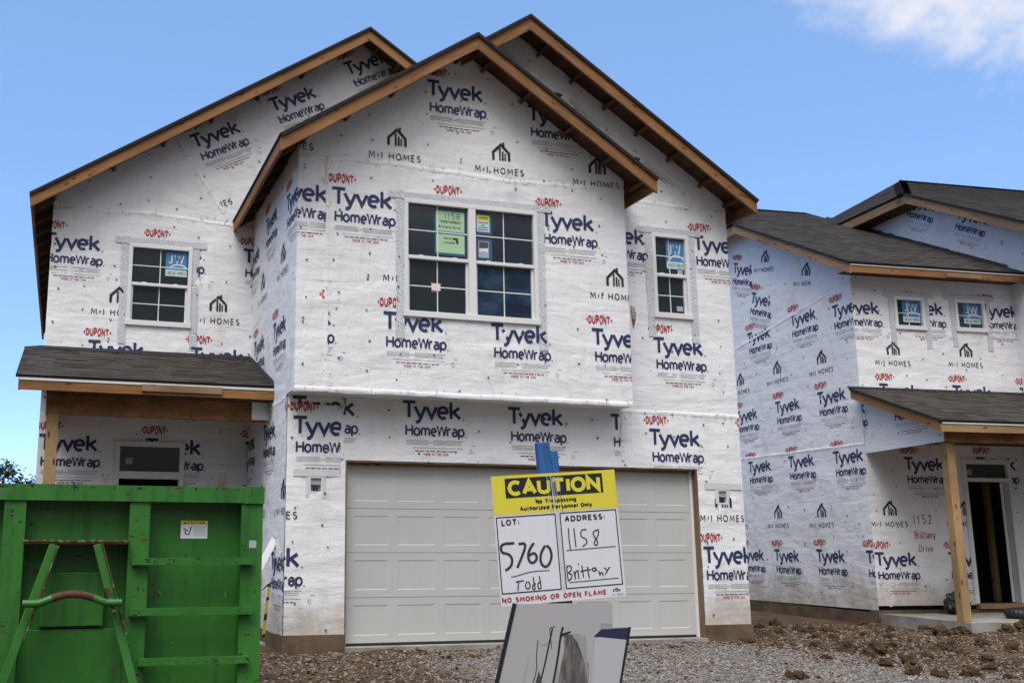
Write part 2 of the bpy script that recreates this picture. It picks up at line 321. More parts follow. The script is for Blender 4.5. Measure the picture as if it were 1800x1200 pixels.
GL = {   # single-stroke letters: width, strokes (cap height 1)
'T': (.72, [[(0, 1), (.72, 1)], [(.36, 1), (.36, 0)]]), 'y': (.60, [[(0, .72), (.31, .02)], [(.60, .72), (.27, -.18), (.17, -.28), (.05, -.28)]]),
'v': (.58, [[(0, .72), (.29, .02), (.58, .72)]]), 'e': (.56, [[(.03, .37), (.55, .37)], A(.28, .36, .27, .36, 0, 305, 14)]),
'k': (.54, [[(0, 0), (0, 1.06)], [(.48, .72), (.05, .36)], [(.16, .42), (.53, 0)]]), 'H': (.70, [[(0, 0), (0, 1)], [(.70, 0), (.70, 1)], [(0, .52), (.70, .52)]]),
'o': (.60, [A(.30, .36, .30, .36, 0, 360, 16)]), 'm': (.90, [[(0, 0), (0, .72)], [(0, .40)]+A(.225, .48, .225, .24, 180, 0, 8)+[(.45, 0)], [(.45, .40)]+A(.675, .48, .225, .24, 180, 0, 8)+[(.90, 0)]]),
'W': (1.08, [[(0, 1), (.27, 0), (.54, .95), (.81, 0), (1.08, 1)]]), 'r': (.34, [[(0, 0), (0, .72)], [(0, .38)]+A(.25, .46, .25, .26, 180, 65, 6)]),
'a': (.52, [A(.26, .46, .25, .26, 140, 0, 8)+[(.51, 0)], A(.25, .21, .25, .21, 0, 360, 12)]), 'p': (.60, [[(0, -.30), (0, .72)], A(.30, .36, .30, .36, 0, 360, 16)]),
'D': (.66, [[(0, 0), (0, 1), (.25, 1)]+A(.28, .5, .38, .5, 80, -80, 12)+[(.25, 0), (0, 0)]]), 'U': (.66, [[(0, 1), (0, .32)]+A(.33, .32, .33, .32, 180, 360, 10)+[(.66, 1)]]),
'P': (.58, [[(0, 0), (0, 1), (.30, 1)]+A(.31, .74, .27, .26, 80, -80, 9)+[(.30, .48), (0, .48)]]), 'O': (.78, [A(.39, .5, .39, .5, 0, 360, 20)]),
'N': (.70, [[(0, 0), (0, 1), (.70, 0), (.70, 1)]]), 'M': (.86, [[(0, 0), (.05, 1), (.43, .25), (.81, 1), (.86, 0)]]), 'I': (.04, [[(.02, 0), (.02, 1)]]),
'E': (.52, [[(.52, 1), (0, 1), (0, 0), (.52, 0)], [(0, .52), (.46, .52)]]), 'S': (.54, [A(.28, .74, .25, .26, 40, 200, 8)+[(.10, .60), (.42, .44)]+A(.27, .26, .25, .26, 40, -150, 9)]),
'A': (.74, [[(0, 0), (.37, 1), (.74, 0)], [(.14, .33), (.60, .33)]]), 'C': (.66, [A(.39, .5, .39, .5, 48, 312, 16)]), 'R': (.60, [[(0, 0), (0, 1), (.30, 1)]+A(.31, .74, .27, .26, 80, -80, 9)+[(.30, .48), (0, .48)], [(.30, .48), (.60, 0)]]),
'L': (.50, [[(0, 1), (0, 0), (.50, 0)]]), 'F': (.50, [[(.50, 1), (0, 1), (0, 0)], [(0, .52), (.45, .52)]]), 'G': (.74, [A(.39, .5, .39, .5, 48, 330, 16)+[(.74, .46), (.45, .46)]]),
'K': (.60, [[(0, 0), (0, 1)], [(.56, 1), (.04, .45)], [(.18, .58), (.60, 0)]]), 'J': (.40, [[(.36, 1), (.36, .25)]+A(.18, .25, .18, .25, 0, -150, 7)]), 'B': (.58, [[(0, 0), (0, 1), (.3, 1)]+A(.3, .76, .24, .24, 80, -80, 8)+[(0, .52)], [(0, .52), (.3, .52)]+A(.3, .26, .28, .26, 80, -80, 8)+[(0, 0)]]),
's': (.44, [A(.23, .54, .20, .18, 40, 200, 7)+[(.08, .44), (.36, .30)]+A(.22, .18, .20, .18, 40, -150, 8)]), 'i': (.04, [[(.02, 0), (.02, .72)], [(.02, .90), (.02, 1.0)]]), 'n': (.52, [[(0, 0), (0, .72)], [(0, .40)]+A(.26, .46, .26, .26, 180, 0, 8)+[(.52, 0)]]),
'g': (.58, [A(.29, .37, .29, .35, 0, 360, 14), [(.58, .72), (.58, -.08)]+A(.30, -.06, .28, .22, 0, -140, 7)]), 'u': (.52, [[(0, .72), (0, .26)]+A(.26, .26, .26, .26, 180, 360, 8)+[(.52, .72)], [(.52, .3), (.52, 0)]]), 't': (.36, [[(.14, .98), (.14, .14), (.22, 0), (.36, .02)], [(0, .72), (.34, .72)]]),
'h': (.52, [[(0, 0), (0, 1.05)], [(0, .40)]+A(.26, .46, .26, .26, 180, 0, 8)+[(.52, 0)]]), 'z': (.46, [[(0, .70), (.46, .70), (0, .02), (.46, .02)]]), 'd': (.58, [A(.29, .36, .29, .36, 0, 360, 14), [(.58, 0), (.58, 1.05)]]), 'l': (.04, [[(.02, 0), (.02, 1.05)]]),
':': (.06, [[(.03, .1), (.03, .24)], [(.03, .52), (.03, .66)]]), '.': (.06, [[(.03, 0), (.03, .12)]]), '/': (.30, [[(.07, .20), (.23, .74)]]), '-': (.36, [[(0, .42), (.36, .42)]]), ' ': (.28, []),
'1': (.24, [[(.10, 1), (.12, 0)]]), '5': (.5, [[(.48, 1), (.06, 1), (.03, .56), (.3, .60), (.48, .42), (.46, .16), (.26, 0), (.02, .06)]]), '8': (.5, [A(.25, .76, .21, .24, 0, 360, 12), A(.25, .26, .25, .26, 0, 360, 12)]), '2': (.5, [[(.02, .74), (.12, .97), (.34, .98), (.46, .78), (.40, .55), (.02, 0), (.5, .02)]]),
'0': (.56, [A(.28, .5, .28, .5, 0, 360, 14)]), '4': (.52, [[(.36, 0), (.36, 1), (0, .32), (.52, .32)]]), 'w': (.82, [[(0, .72), (.2, .02), (.41, .68), (.62, .02), (.82, .72)]]), 'c': (.50, [A(.29, .36, .28, .36, 50, 310, 12)]), 'Y': (.62, [[(0, 1), (.31, .5), (.62, 1)], [(.31, .5), (.31, 0)]]), 'Z': (.56, [[(0, 1), (.56, 1), (0, 0), (.56, 0)]]), 'V': (.66, [[(0, 1), (.33, 0), (.66, 1)]])}
KERN = {'Ty': -.20, 'yv': -.10, 've': -.08, 'Wr': -.10, 'ek': .02, 'eW': -.12, 'Ho': -.03, 'ap': -.02, 'AU': .0, 'To': -.15, 'AT': -.08}
def text(s, x, y, cap, w, width=None, gap=.17, xs=1.0):
    """polygons of a line of lettering; width fixes the total length"""
    ww = w/cap
    kn = [KERN.get(s[i:i+2], 0) for i in range(len(s))]
    tot = sum(GL[c][0]+gap+ww for c in s)+sum(kn)-gap
    k = xs if width is None else width/(tot*cap)
    out = []; cx = ww/2
    for i_, c in enumerate(s):
        adv, st = GL[c]
        for pl in st:
            pts = [(x+(cx+px)*cap*k, y+(ww/2+py*(1-ww))*cap) for px, py in pl]
            out += ribbon(pts, w)
        cx += adv+gap+ww+kn[i_]
    return out
def block_T():
    """one printed block of the sheet: red lens, big word, smaller word, fine print; origin = top left of the big word"""
    o = [('ink_navy', p) for p in text('Tyvek', 0, -.232, .236, .040, .81, .0)]
    o += [('ink_navy', p) for p in text('HomeWrap', .055, -.445, .146, .0235, .79, .08)]
    o += [('ink_navy', p) for p in ribbon(A(.835, -.225, .010, .010, 0, 360, 6), .005)] + [('ink_navy', p) for p in ribbon(A(.862, -.44, .008, .008, 0, 360, 6), .004)]
    W_, cx, cy = .325, .135, .118
    dp = []
    for i, c in enumerate('DUPONT'):
        lp = text(c, 0, 0, 1, .24); m0 = min(q[0] for p in lp for q in p); m1 = max(q[0] for p in lp for q in p)
        dp += [[((i+.06+.86*(q[0]-m0)/(m1-m0))/6, q[1]) for q in p] for p in lp]
    for p in dp:
        q = []
        for (a, b) in p:
            u = 2*a-1; hh = .132*(1-.26*abs(u)**1.8); q.append((cx-W_/2+a*W_, cy+(b-.5)*hh))
        o.append(('ink_red', q))
    for sg in (-1, 1): o.append(('ink_red', [(cx+sg*.195, cy), (cx+sg*.172, cy+.026*sg), (cx+sg*.172, cy-.026*sg)][::1]))
    rr = random.Random(5)
    for k, (x0, x1, y) in enumerate([(.06, .36, -.497), (.42, .83, -.497), (.06, .80, -.520), (.06, .36, -.543), (.42, .80, -.543), (.15, .82, -.588)]):
        o += [('ink_grey', p) for p in ribbon([(x0, y), (x1, y)], .0065)]
    x = .18
    while x < .74:                           # the line with the telephone number: small broken dashes
        L = rr.uniform(.02, .07); o += [('ink_black', p) for p in ribbon([(x, -.628), (min(x+L, .74), -.628)], .009)]; x += L+.012
    o += [('ink_red', p) for p in text('MADE IN THE USA', .285, -.682, .032, .0052, .34, .2)]
    o += [('ink_grey', p) for p in ribbon(A(.93, -.62, .02, .025, 0, 360, 6), .006)] + [('ink_grey', p) for p in ribbon([(.94, -.55), (.99, -.55)], .008)]
    return o
def block_M():
    """builder's emblem over its name; origin = top left of the lettering"""
    o = [('ink_black', p) for p in text('M/I HOMES', 0, -.092, .092, .0125, .695, .34)]
    k = 'ink_black'
    for st, w in (([(.262, .10), (.262, .205), (.375, .318), (.488, .205), (.488, .10)], .036), ([(.358, .10), (.358, .265)], .026), ([(.398, .10), (.398, .225)], .026), ([(.432, .10), (.432, .20)], .020), ([(.412, .29), (.412, .352)], .028)):
        o += [(k, p) for p in ribbon(st, w)]
    return o
BT, BM = block_T(), block_M()

def disp(u, v, seed, amp):
    """how far the loose sheet stands off the sheathing: broad billows and narrow slanting folds"""
    a = noise.noise(V((u*1.3+seed*7.1, v*2.2, seed)))+.5*noise.noise(V((u*4.1, v*3.3+seed*3.3, seed+9)))
    w = noise.noise(V((u*.7+seed, v*.7, 5.5)))
    an = .35+1.5*w; s_ = u*math.sin(an)+v*math.cos(an); t_ = u*math.cos(an)-v*math.sin(an)
    f = noise.noise(V((s_*5.0+seed*2.7, t_*.9, seed+20))); f2 = noise.noise(V((s_*9.0-seed, t_*1.6, seed+30)))
    fold = max(0, 1-abs(f)*5.0)**2*(.5+.8*noise.noise(V((u*1.1, v*1.1, seed+40))))+.5*max(0, 1-abs(f2)*5.0)**2*(.4+noise.noise(V((u*1.9, v*1.9, seed+50))))
    return max(0.0, .5+.5*a)*amp*.8+max(0.0, fold)*amp*1.0
def wall(parent, O, U, polys, holes=(), prints=(), seams=(), caps=1.0, seed=1, amp=.014, cell=.07, capbox=None, uncap=()):
    """one sheathed and wrapped wall: O + u*U + v*Z, facing U x Z; polys are convex outlines, holes are rectangles"""
    O, U = V(O), V(U).normalized(); Z = V((0, 0, 1)); N = U.cross(Z)
    mb = MB(); weld = {}
    polys = [p if area(p) > 0 else p[::-1] for p in polys]
    xs = [p[0] for q in polys for p in q]; ys = [p[1] for q in polys for p in q]
    def lines(lo, hi, extra):
        n = max(1, round((hi-lo)/cell)); L = [lo+(hi-lo)*i/n for i in range(n+1)]
        L = [x for x in L if all(abs(x-e) > .03 for e in extra)]+[e for e in extra if lo < e < hi]; return sorted(L)
    lu = lines(min(xs), max(xs), [h[i] for h in holes for i in (0, 1)]); lv = lines(min(ys), max(ys), [h[i] for h in holes for i in (2, 3)])
    ulo, uhi = lu[0], lu[-1]; LAT = [[disp(a, b, seed, amp)*max(0, min(1, (a-ulo)/.12, (uhi-a)/.12)) for b in lv] for a in lu]
    def dsp(u, v):
        i = min(max(bisect.bisect_right(lu, u)-1, 0), len(lu)-2); j = min(max(bisect.bisect_right(lv, v)-1, 0), len(lv)-2)
        f = min(1, max(0, (u-lu[i])/(lu[i+1]-lu[i]))); g_ = min(1, max(0, (v-lv[j])/(lv[j+1]-lv[j])))
        return (LAT[i][j]*(1-f)+LAT[i+1][j]*f)*(1-g_)+(LAT[i][j+1]*(1-f)+LAT[i+1][j+1]*f)*g_
    P3 = lambda u, v, d=0: O+U*u+Z*v+N*(dsp(u, v)+d)
    fv, ff = [], []
    for poly in polys:
        for i in range(len(lu)-1):
            for j in range(len(lv)-1):
                cu, cv = (lu[i]+lu[i+1])/2, (lv[j]+lv[j+1])/2
                if any(h[0] < cu < h[1] and h[2] < cv < h[3] for h in holes): continue
                q = clip_convex([(lu[i], lv[j]), (lu[i+1], lv[j]), (lu[i+1], lv[j+1]), (lu[i], lv[j+1])], poly)
                if len(q) < 3 or abs(area(q)) < 1e-7: continue
                idx = []
                for p in q:
                    k = (round(p[0], 4), round(p[1], 4))
                    if k not in weld: weld[k] = len(fv); fv.append(P3(*p))
                    if weld[k] not in idx: idx.append(weld[k])
                if len(idx) > 2: ff.append(idx)
    mb.add(fv, ff, 'wrap', None, True)
    # prints
    cnt = 0
    def ink(m, Q, d0=.0055):
        nonlocal cnt
        Ps = [Q if area(Q) > 0 else Q[::-1]]
        res = []
        for poly in polys:
            res += [r for r in (clip_convex(P, poly) for P in Ps) if r and abs(area(r)) > 1e-8]
        for h in holes: res = cut_hole(res, h)
        for P in res:
            cnt += 1; dd = d0+.00012*(cnt % 9)
            mb.add([P3(p[0], p[1], dd) for p in P], [tuple(range(len(P)))], m)
    for pr in prints:
        k, u, v = pr[:3]; o = pr[3] if len(pr) > 3 else {}
        rt, cl, sc = rad(o.get('rot', 0)), o.get('clip'), o.get('s', 1.0); c, s = math.cos(rt), math.sin(rt)
        blk = BT if k == 'T' else BM if k == 'M' else o['polys']
        for m, Q in blk:
            q = [(u+sc*(x*c-y*s), v+sc*(x*s+y*c)) for x, y in Q]
            if area(q) < 0: q = q[::-1]
            if cl: q = clip_rect(q, cl)
            for ex in o.get('cut', ()):
                if not q: break
            if q:
                qs = [q]
                for ex in o.get('cut', ()): qs = cut_hole(qs, ex)
                for z in qs: ink(m, z)
    rr = random.Random(seed*13)
    # lapped edges: a soft raised fold with staples along it
    for sm in seams:
        (u0, v0), (u1, v1) = sm[0], sm[1]; L = math.hypot(u1-u0, v1-v0); n = max(2, int(L/.09)); du, dv = (u1-u0)/L, (v1-v0)/L; pu, pv = -dv, du
        vs, fs = [], []
        for i in range(n+1):
            j = noise.noise(V((i*.5, seed*3.1, u0)))*.012; a = L*i/n; bu, bv = u0+du*a+pu*j, v0+dv*a+pv*j; hgt = .016+.014*noise.noise(V((i*.9, seed, v0)))
            for off, h in ((-.05, -.001), (0, max(.004, hgt)), (.012, -.001)): vs.append(P3(bu+pu*off, bv+pv*off, h))
        for i in range(n):
            for k in (0, 1): fs.append((i*3+k, (i+1)*3+k, (i+1)*3+k+1, i*3+k+1))
        mb.add(vs, fs, 'wrap', None, True)
        for i in range(int(L*11)):
            a = rr.uniform(0, L); off = rr.uniform(-.07, .05); cu, cv = u0+du*a+pu*off, v0+dv*a+pv*off; an = rr.uniform(0, 3.14); l = rr.uniform(.008, .022)
            for q in ribbon([(cu-l*math.cos(an), cv-l*math.sin(an)), (cu+l*math.cos(an), cv+l*math.sin(an))], .006): ink('staple', q, .024)
    # cap fasteners
    lo_u, hi_u, lo_v, hi_v = min(xs), max(xs), min(ys), max(ys)
    u = lo_u+.09
    while u < hi_u and caps:
        v = lo_v+.06+rr.uniform(0, .3)
        while v < hi_v:
            cu, cv = u+rr.uniform(-.05, .05), v+rr.uniform(-.08, .08)
            if rr.random() < .75*caps:
                r = rr.choice((.012, .014, .016)); q = A(cu, cv, r, r, 0, 360, 8)[:-1]
                ink(rr.choice(('cap_green', 'cap_green', 'cap_dark')), q, .009)
                if rr.random() < .06: ink('cap_green', A(cu+.005, cv+.045, r, r, 0, 360, 8)[:-1], .009)
            if rr.random() < .25:
                an = rr.uniform(0, 3); a, b = cu+rr.uniform(-.15, .15), cv+rr.uniform(-.15, .15)
                for q in ribbon([(a, b), (a+.02*math.cos(an), b+.02*math.sin(an))], .006): ink('staple', q, .006)
            v += rr.uniform(.26, .50)
        u += .406
    return mb.build('wall', parent)

# ------------------------------------------------------------------ carpentry helpers
def plank(mb, p0, p1, h, t, out, m, down=V((0, 0, -1)), plumb=True):
    """board whose top edge runs p0-p1, hanging down by h (square to its run) with thickness t towards out"""
    p0, p1 = V(p0), V(p1); a = p1-p0; k = 1/max(.2, math.hypot(a.x, a.y)/a.length) if plumb else 1
    mb.obox(p0, a, down*h*k, V(out).normalized()*t, m)
def roof_plane(parent, P, name='roof', bottom='sheathing', courses=True, ob=None, mb=None, thick=.035):
    """sloping roof slab: P[0]-P[1] is the eave, the rest follows round; shingle courses are real steps"""
    own = mb is None
    if own: mb = MB()
    P = [V(p) for p in P]; n = (P[1]-P[0]).cross(P[2]-P[0]).normalized()
    if n.z < 0: n = -n
    eu = (P[1]-P[0]).normalized(); ev = n.cross(eu)
    if ev.z < 0: ev = -ev
    uv = [((p-P[0]).dot(eu), (p-P[0]).dot(ev)) for p in P]; Q = uv if area(uv) > 0 else uv[::-1]
    to3 = lambda q, d=0: P[0]+eu*q[0]+ev*q[1]+n*d
    vm = max(q[1] for q in Q); ru = random.uniform(0, 9)
    if courses:
        k = 0; R = .1425
        while k*R < vm:
            v0, v1 = k*R, min(vm, (k+1)*R+.002)
            s = half(half(Q, 0, 1, -v0) or [(0, 0)]*3, 0, -1, v1)
            if s and abs(area(s)) > 1e-6:
                mb.add([to3(q, .008*(1-(q[1]-v0)/(v1-v0))+.001) for q in s], [tuple(range(len(s)))], 'shingle', [[(q[0]+ru, q[1]+.0005) for q in s]])
                lo = [q for q in s if q[1] < v0+1e-4]
                if len(lo) >= 2:
                    a, b = min(lo), max(lo); mb.add([to3(a, -.001), to3(b, -.001), to3(b, .009), to3(a, .009)], [(0, 1, 2, 3)], 'shingle_edge')
            k += 1
        mb.add([to3(q, -.0015) for q in Q], [tuple(range(len(Q)))], 'felt')
    else:
        mb.add([to3(q, .004) for q in Q], [tuple(range(len(Q)))], 'shingle', [[(q[0]+ru, q[1]) for q in Q]])
    N = len(Q)
    mb.add([to3(q, -thick) for q in Q][::-1], [tuple(range(N))], bottom, [[(q[0], q[1]) for q in Q][::-1]])
    for i in range(N):
        a, b = Q[i], Q[(i+1) % N]
        mb.add([to3(a, -thick), to3(b, -thick), to3(b, .006), to3(a, .006)], [(0, 1, 2, 3)], 'shingle_edge')
    if own: return mb.build(name, parent)

def window(parent, O, U, u0, u1, v0, v1, cols=1, double=True, notes=(), tape=True, film=None, tape_ext=.28, tw=.105):
    """white vinyl window: the frame mesh, with pane, grille, flashing tape and stuck-on papers as its children"""
    O, U = V(O), V(U).normalized(); Z = V((0, 0, 1)); N = U.cross(Z)
    pt = lambda u, v, d: O+U*u+Z*v+N*d
    def bx(mb, a0, a1, b0, b1, d0, d1, m): mb.obox(pt(a0, b0, d0), U*(a1-a0), Z*(b1-b0), N*(d1-d0), m)
    fr = MB(); b = .055
    bx(fr, u0, u1, v1-b, v1, -.06, .032, 'vinyl'); bx(fr, u0, u0+b, v0+.075, v1-b, -.06, .032, 'vinyl'); bx(fr, u1-b, u1, v0+.075, v1-b, -.06, .032, 'vinyl')
    bx(fr, u0-.012, u1+.012, v0, v0+.075, -.06, .042, 'vinyl')
    n = cols; cw = (u1-u0-2*b-(n-1)*.10)/n; pane, film_mb, gr = MB(), MB(), MB(); vm = (v0+v1)/2+.01
    for i in range(n):
        a0 = u0+b+i*(cw+.10); a1 = a0+cw
        if i: bx(fr, a0-.10, a0, v0+.075, v1-b, -.06, .030, 'vinyl')
        if double:
            bx(fr, a0, a1, vm-.022, vm+.022, -.05, .016, 'vinyl')                     # meeting rail
            bx(fr, a0, a0+.028, v0+.075, vm-.022, -.06, -.012, 'vinyl'); bx(fr, a1-.028, a1, v0+.075, vm-.022, -.06, -.012, 'vinyl')
            for f in (.22, .78): bx(fr, a0+cw*f-.03, a0+cw*f+.03, vm+.022, vm+.034, -.035, .004, 'vinyl')   # sash locks
            secs = [(vm+.022, v1-b, -.022, a0, a1), (v0+.075, vm-.022, -.042, a0+.028, a1-.028)]
        else: secs = [(v0+.075, v1-b, -.022, a0, a1)]
        for k, (s0, s1, d, c0, c1) in enumerate(secs):
            tgt = film_mb if film == (i, k) else pane
            tgt.add([pt(c0, s0, d), pt(c1, s0, d), pt(c1, s1, d), pt(c0, s1, d)], [(0, 1, 2, 3)], 'glass_film_reflect' if tgt is film_mb else 'glass')
            mu, mv = (c0+c1)/2, (s0+s1)/2
            bx(gr, mu-.007, mu+.007, s0, s1, d-.006, d+.003, 'vinyl'); bx(gr, c0, mu-.007, mv-.007, mv+.007, d-.006, d+.003, 'vinyl'); bx(gr, mu+.007, c1, mv-.007, mv+.007, d-.006, d+.003, 'vinyl')
    w = fr.build('window', parent, .004)
    pane.build('pane', w); gr.build('grille', w)
    if film_mb.f:
        fo = film_mb.build('pane', w); fo['label'] = 'pane covered by plastic film, with blue reflections painted in'
    for (nm, layers) in notes:
        mb = MB()
        for (m, Q, d) in layers: mb.add([pt(q[0], q[1], d) for q in Q], [tuple(range(len(Q)))], m)
        mb.build(nm, w)
    if tape:
        mb = MB()
        def strip(a0, a1, b0, b1, vert, sd, d):
            n = max(2, int(((b1-b0) if vert else (a1-a0))/.1)); vs, fs, uvs = [], [], []
            for i in range(n+1):
                j = noise.noise(V((i*.7, sd, 3)))*.008; f = i/n; dd = d+.003+.003*noise.noise(V((i*.6, sd, 8)))
                if vert: y = b0+(b1-b0)*f; vs += [pt(a0+j, y, dd), pt(a1+j, y, dd)]; uvs.append(((a0, y), (a1, y)))
                else: x = a0+(a1-a0)*f; vs += [pt(x, b0+j, dd), pt(x, b1+j, dd)]; uvs.append(((x, b0), (x, b1)))
            fu = []
            for i in range(n):
                fs.append((2*i, 2*i+1, 2*i+3, 2*i+2) if not vert else (2*i, 2*i+1, 2*i+3, 2*i+2)); fu.append([uvs[i][0], uvs[i][1], uvs[i+1][1], uvs[i+1][0]])
            mb.add(vs, fs, 'flashing', fu)
        strip(u0-tw, u0+.006, v0-tape_ext, v1+.10, True, u0, .013); strip(u1-.006, u1+tw, v0-tape_ext-.05, v1+.08, True, u1, .013); strip(u0-tw-.10, u1+tw+.10, v1-.004, v1+.085, False, v1, .019)
        mb.build('flashing_tape', w)
    return w
def rect(u0, u1, v0, v1): return [(u0, v0), (u1, v0), (u1, v1), (u0, v1)]
def jw_note(u0, u1, v0, v1):
    """blue maker's sticker: white initials over an arc, pale name strip below"""
    vs = v0+(v1-v0)*.26; w, h = u1-u0, v1-vs
    L = [('label_pale', rect(u0, u1, v0, vs), -.020), ('label_blue', rect(u0, u1, vs, v1), -.020)]
    for k, p in enumerate(text('JW', u0+w*.12, vs+h*.34, h*.52, w*.06, w*.74, .18)): L.append(('paper_white', p, -.0192+.0001*(k % 5)))
    for p in ribbon(A(u0+w*.6, vs-h*.02, w*.42, h*.32, 160, 20, 9), w*.07): L.append(('paper_white', p, -.0186))
    for k, p in enumerate(text('JELD-WEN', u0+w*.08, v0+(vs-v0)*.28, (vs-v0)*.45, w*.022, w*.84, .2)): L.append(('pen', p, -.0192+.0001*(k % 5)))
    return ('sticker', L)

# ------------------------------------------------------------------ ground
def sg_(a): return 1/(1+math.exp(-max(-40, min(40, a))))
def gh(x, y):
    h = -.05 if y > -.3 else -.05+.040*(y+.3)
    h = max(h, -.50)
    h += .05*math.exp(-((x-6.7)**2/1.2+(y-.9)**2/1.6))                        # spoil heaped between the houses
    h += .13*math.exp(-((x-11.2)**2/4.0+(y+.45)**2/.5))
    h += -.04*sg_((x-6.0)*1.5)*(1 if y > -6 else 0)
    h += .06*max(0, noise.noise(V((x*.9, y*.9, 11)))+.1)*sg_((x-5.6)*3)*(1 if -6 < y < 2.4 else 0)
    near = math.exp(-((x-3)**2/180+(y+1)**2/60))
    h += near*(.030*noise.noise(V((x*1.1, y*1.1, 0)))+.020*noise.noise(V((x*3.1, y*3.1, 4)))+.008*noise.noise(V((x*9, y*9, 2))))
    return h
def drive(x, y):
    e = sg_
    edge = 5.45+.5*noise.noise(V((y*1.1, 3, 1)))+.25*noise.noise(V((y*3.1, 8, 1)))+max(0, -y-1.6)*.45
    return e((x-.9)*2.2)*e((edge-x)*2.6)*e((-.55-y)*3)*.95+.12
def axis(pts):
    o = []
    for a, b, s in pts:
        n = max(1, round((b-a)/s)); o += [a+(b-a)*i/n for i in range(n)]
    return o+[pts[-1][1]]
gx = axis([(-900, -60, 120), (-60, -6, 6), (-6, -2, .4), (-2, 13, .085), (13, 30, 1.5), (30, 900, 110)])
gy = axis([(-200, -14, 15), (-14, -5, .6), (-5, 2.6, .085), (2.6, 14, 1.2), (14, 1600, 140)])
mb = MB(); nx = len(gx)
mb.add([(x, y, gh(x, y)) for y in gy for x in gx], [(j*nx+i, j*nx+i+1, (j+1)*nx+i+1, (j+1)*nx+i) for j in range(len(gy)-1) for i in range(nx-1)], 'ground', None, True)
g = mb.build('ground'); kind(g, 'structure')
at = g.data.attributes.new("drive", 'FLOAT', 'POINT'); at.data.foreach_set("value", [drive(x, y) for y in gy for x in gx])

# ------------------------------------------------------------------ the main house
H = thing('house', 'large white-wrapped two-storey house with three gables and a closed wide garage door', 'house')
XG, XR, YB, YL, XBR, XL = -.7355, 5.664, -.366, 2.747, 3.7965, -3.655
PITCH = .662
EZ = 5.985
BP_, RP_, LP_ = 1.4875, 2.4175, .9515
def gz(x, xl, xr, xp):           # underside line of a gable roof
    return EZ+PITCH*(min(x-xl, xr-x))-.055
OV = .47
bay_z = lambda x: gz(x, -1.05, 4.025, BP_); rg_z = lambda x: gz(x, -1.02, 5.855, RP_); lg_z = lambda x: gz(x, -3.952, 5.855, LP_)
FR = (1, 0, 0)
# left wall: main gable plane behind the porch roof
lw_prints = [('T', -3.775, 5.566), ('T', -2.31, 5.565), ('T', -.906, 5.565), ('M', -3.051, 4.50), ('M', -1.615, 4.47), ('T', -3.083, 4.032), ('T', -1.64, 4.01), ('T', -3.66, 2.676), ('T', -2.22, 2.66), ('T', -.80, 2.65), ('M', -3.15, 1.60), ('M', -1.6, 1.60),
             ('T', -1.788, 7.252, dict(rot=27, clip=(-3.6, 1.2, 6.1, 9.3))), ('T', -.60, 8.001, dict(rot=26)), ('T', .607, 8.78, dict(rot=27)), ('M', -1.75, 6.08, dict(rot=22, clip=(-1.30, -1.05, 6.0, 6.5)))]
wall(H, (0, YL, 0), FR, [[(XL, .05), (XG, .05), (XG, lg_z(XG)), (XL, lg_z(XL))], [(XG, 5.2), (LP_, 5.2), (LP_, lg_z(LP_)), (XG, lg_z(XG))], [(LP_, 6.4), (3.2, 6.4), (3.2, lg_z(3.2)), (LP_, lg_z(LP_))]],
     holes=[(-2.5635, -1.6473, 4.284, 5.5023), (-2.60, -1.67, .12, 2.60)], prints=lw_prints, seams=[((XL, 5.94), (-2.24, 6.0)), ((-2.24, 6.0), (XG, 5.9)), ((-1.95, 7.25), (-1.2, 6.1))], seed=2)
# garage side wall (faces left)
side = [('T', .62, 5.56, dict()), ('T', -.60+YB+.25, 5.60), ('T', 2.05-YB-.05, 5.50)]
def side_prints(rows, off=0):
    return [(k, u+off, v) for k, v, us in rows for u in us]
# local u runs from the front corner's far end: u = YL - y
sp = [(k, YL-y, v) for k, y, v in [('T', 1.70, 5.70), ('T', .24, 5.57), ('T', 2.98, 5.50), ('M', 2.18, 4.62), ('M', .78, 4.66), ('T', 2.40, 4.06), ('T', .98, 4.04), ('T', 1.50, 2.75), ('T', 2.95, 2.72), ('T', .04, 2.73), ('M', .48, 1.63), ('M', 1.93, 1.63), ('T', .78, 1.10), ('T', 2.2, 1.10)]]
wall(H, (XG, YL, 0), (0, -1, 0), [[(0, .13), (YL, .13), (YL, 2.99), (0, 2.99)], [(0, 2.99), (YL-YB, 2.99), (YL-YB, 6.06), (0, 6.06)]], prints=sp, seams=[((0, 2.95), (YL, 2.97))], seed=3, caps=.6)
# bay front (second storey, overhanging)
bp = [('T', -.324, 5.557, dict(clip=(-.37, 9, 0, 9))), ('T', 1.095, 5.55), ('T', 2.514, 5.527), ('T', -.324-.835, 5.56, dict(clip=(-.7355, -.37, 0, 9))), ('T', .937, 7.16), ('T', 2.371, 6.992), ('M', .167, 6.09), ('M', 1.609, 6.06), ('M', 3.024, 6.03), ('M', -1.25, 6.09, dict(clip=(XG, -.55, 0, 9))),
      ('T', .346, 4.015), ('T', 1.778, 3.957), ('T', 3.206, 3.985), ('T', -1.10, 4.02, dict(clip=(-.345, -.1, 0, 9))), ('T', -.39, 4.06, dict(clip=(-.47, -.362, 4.08, 4.6))), ('M', .36, 4.49), ('M', 1.80, 4.48), ('M', 3.223, 4.48)]
wall(H, (0, YB, 0), FR, [[(XG, 2.99), (XBR, 2.99), (XBR, bay_z(XBR)), (BP_, bay_z(BP_)), (XG, bay_z(XG))]], holes=[(.632, 2.472, 3.971, 5.502)], prints=bp,
     seams=[((-.36, 2.99), (-.385, 5.95)), ((XG, 5.93), (.56, 5.96)), ((.56, 5.96), (2.1, 5.90)), ((2.1, 5.90), (XBR, 5.95)), ((XG, 3.03), (XBR, 3.02))], seed=4)
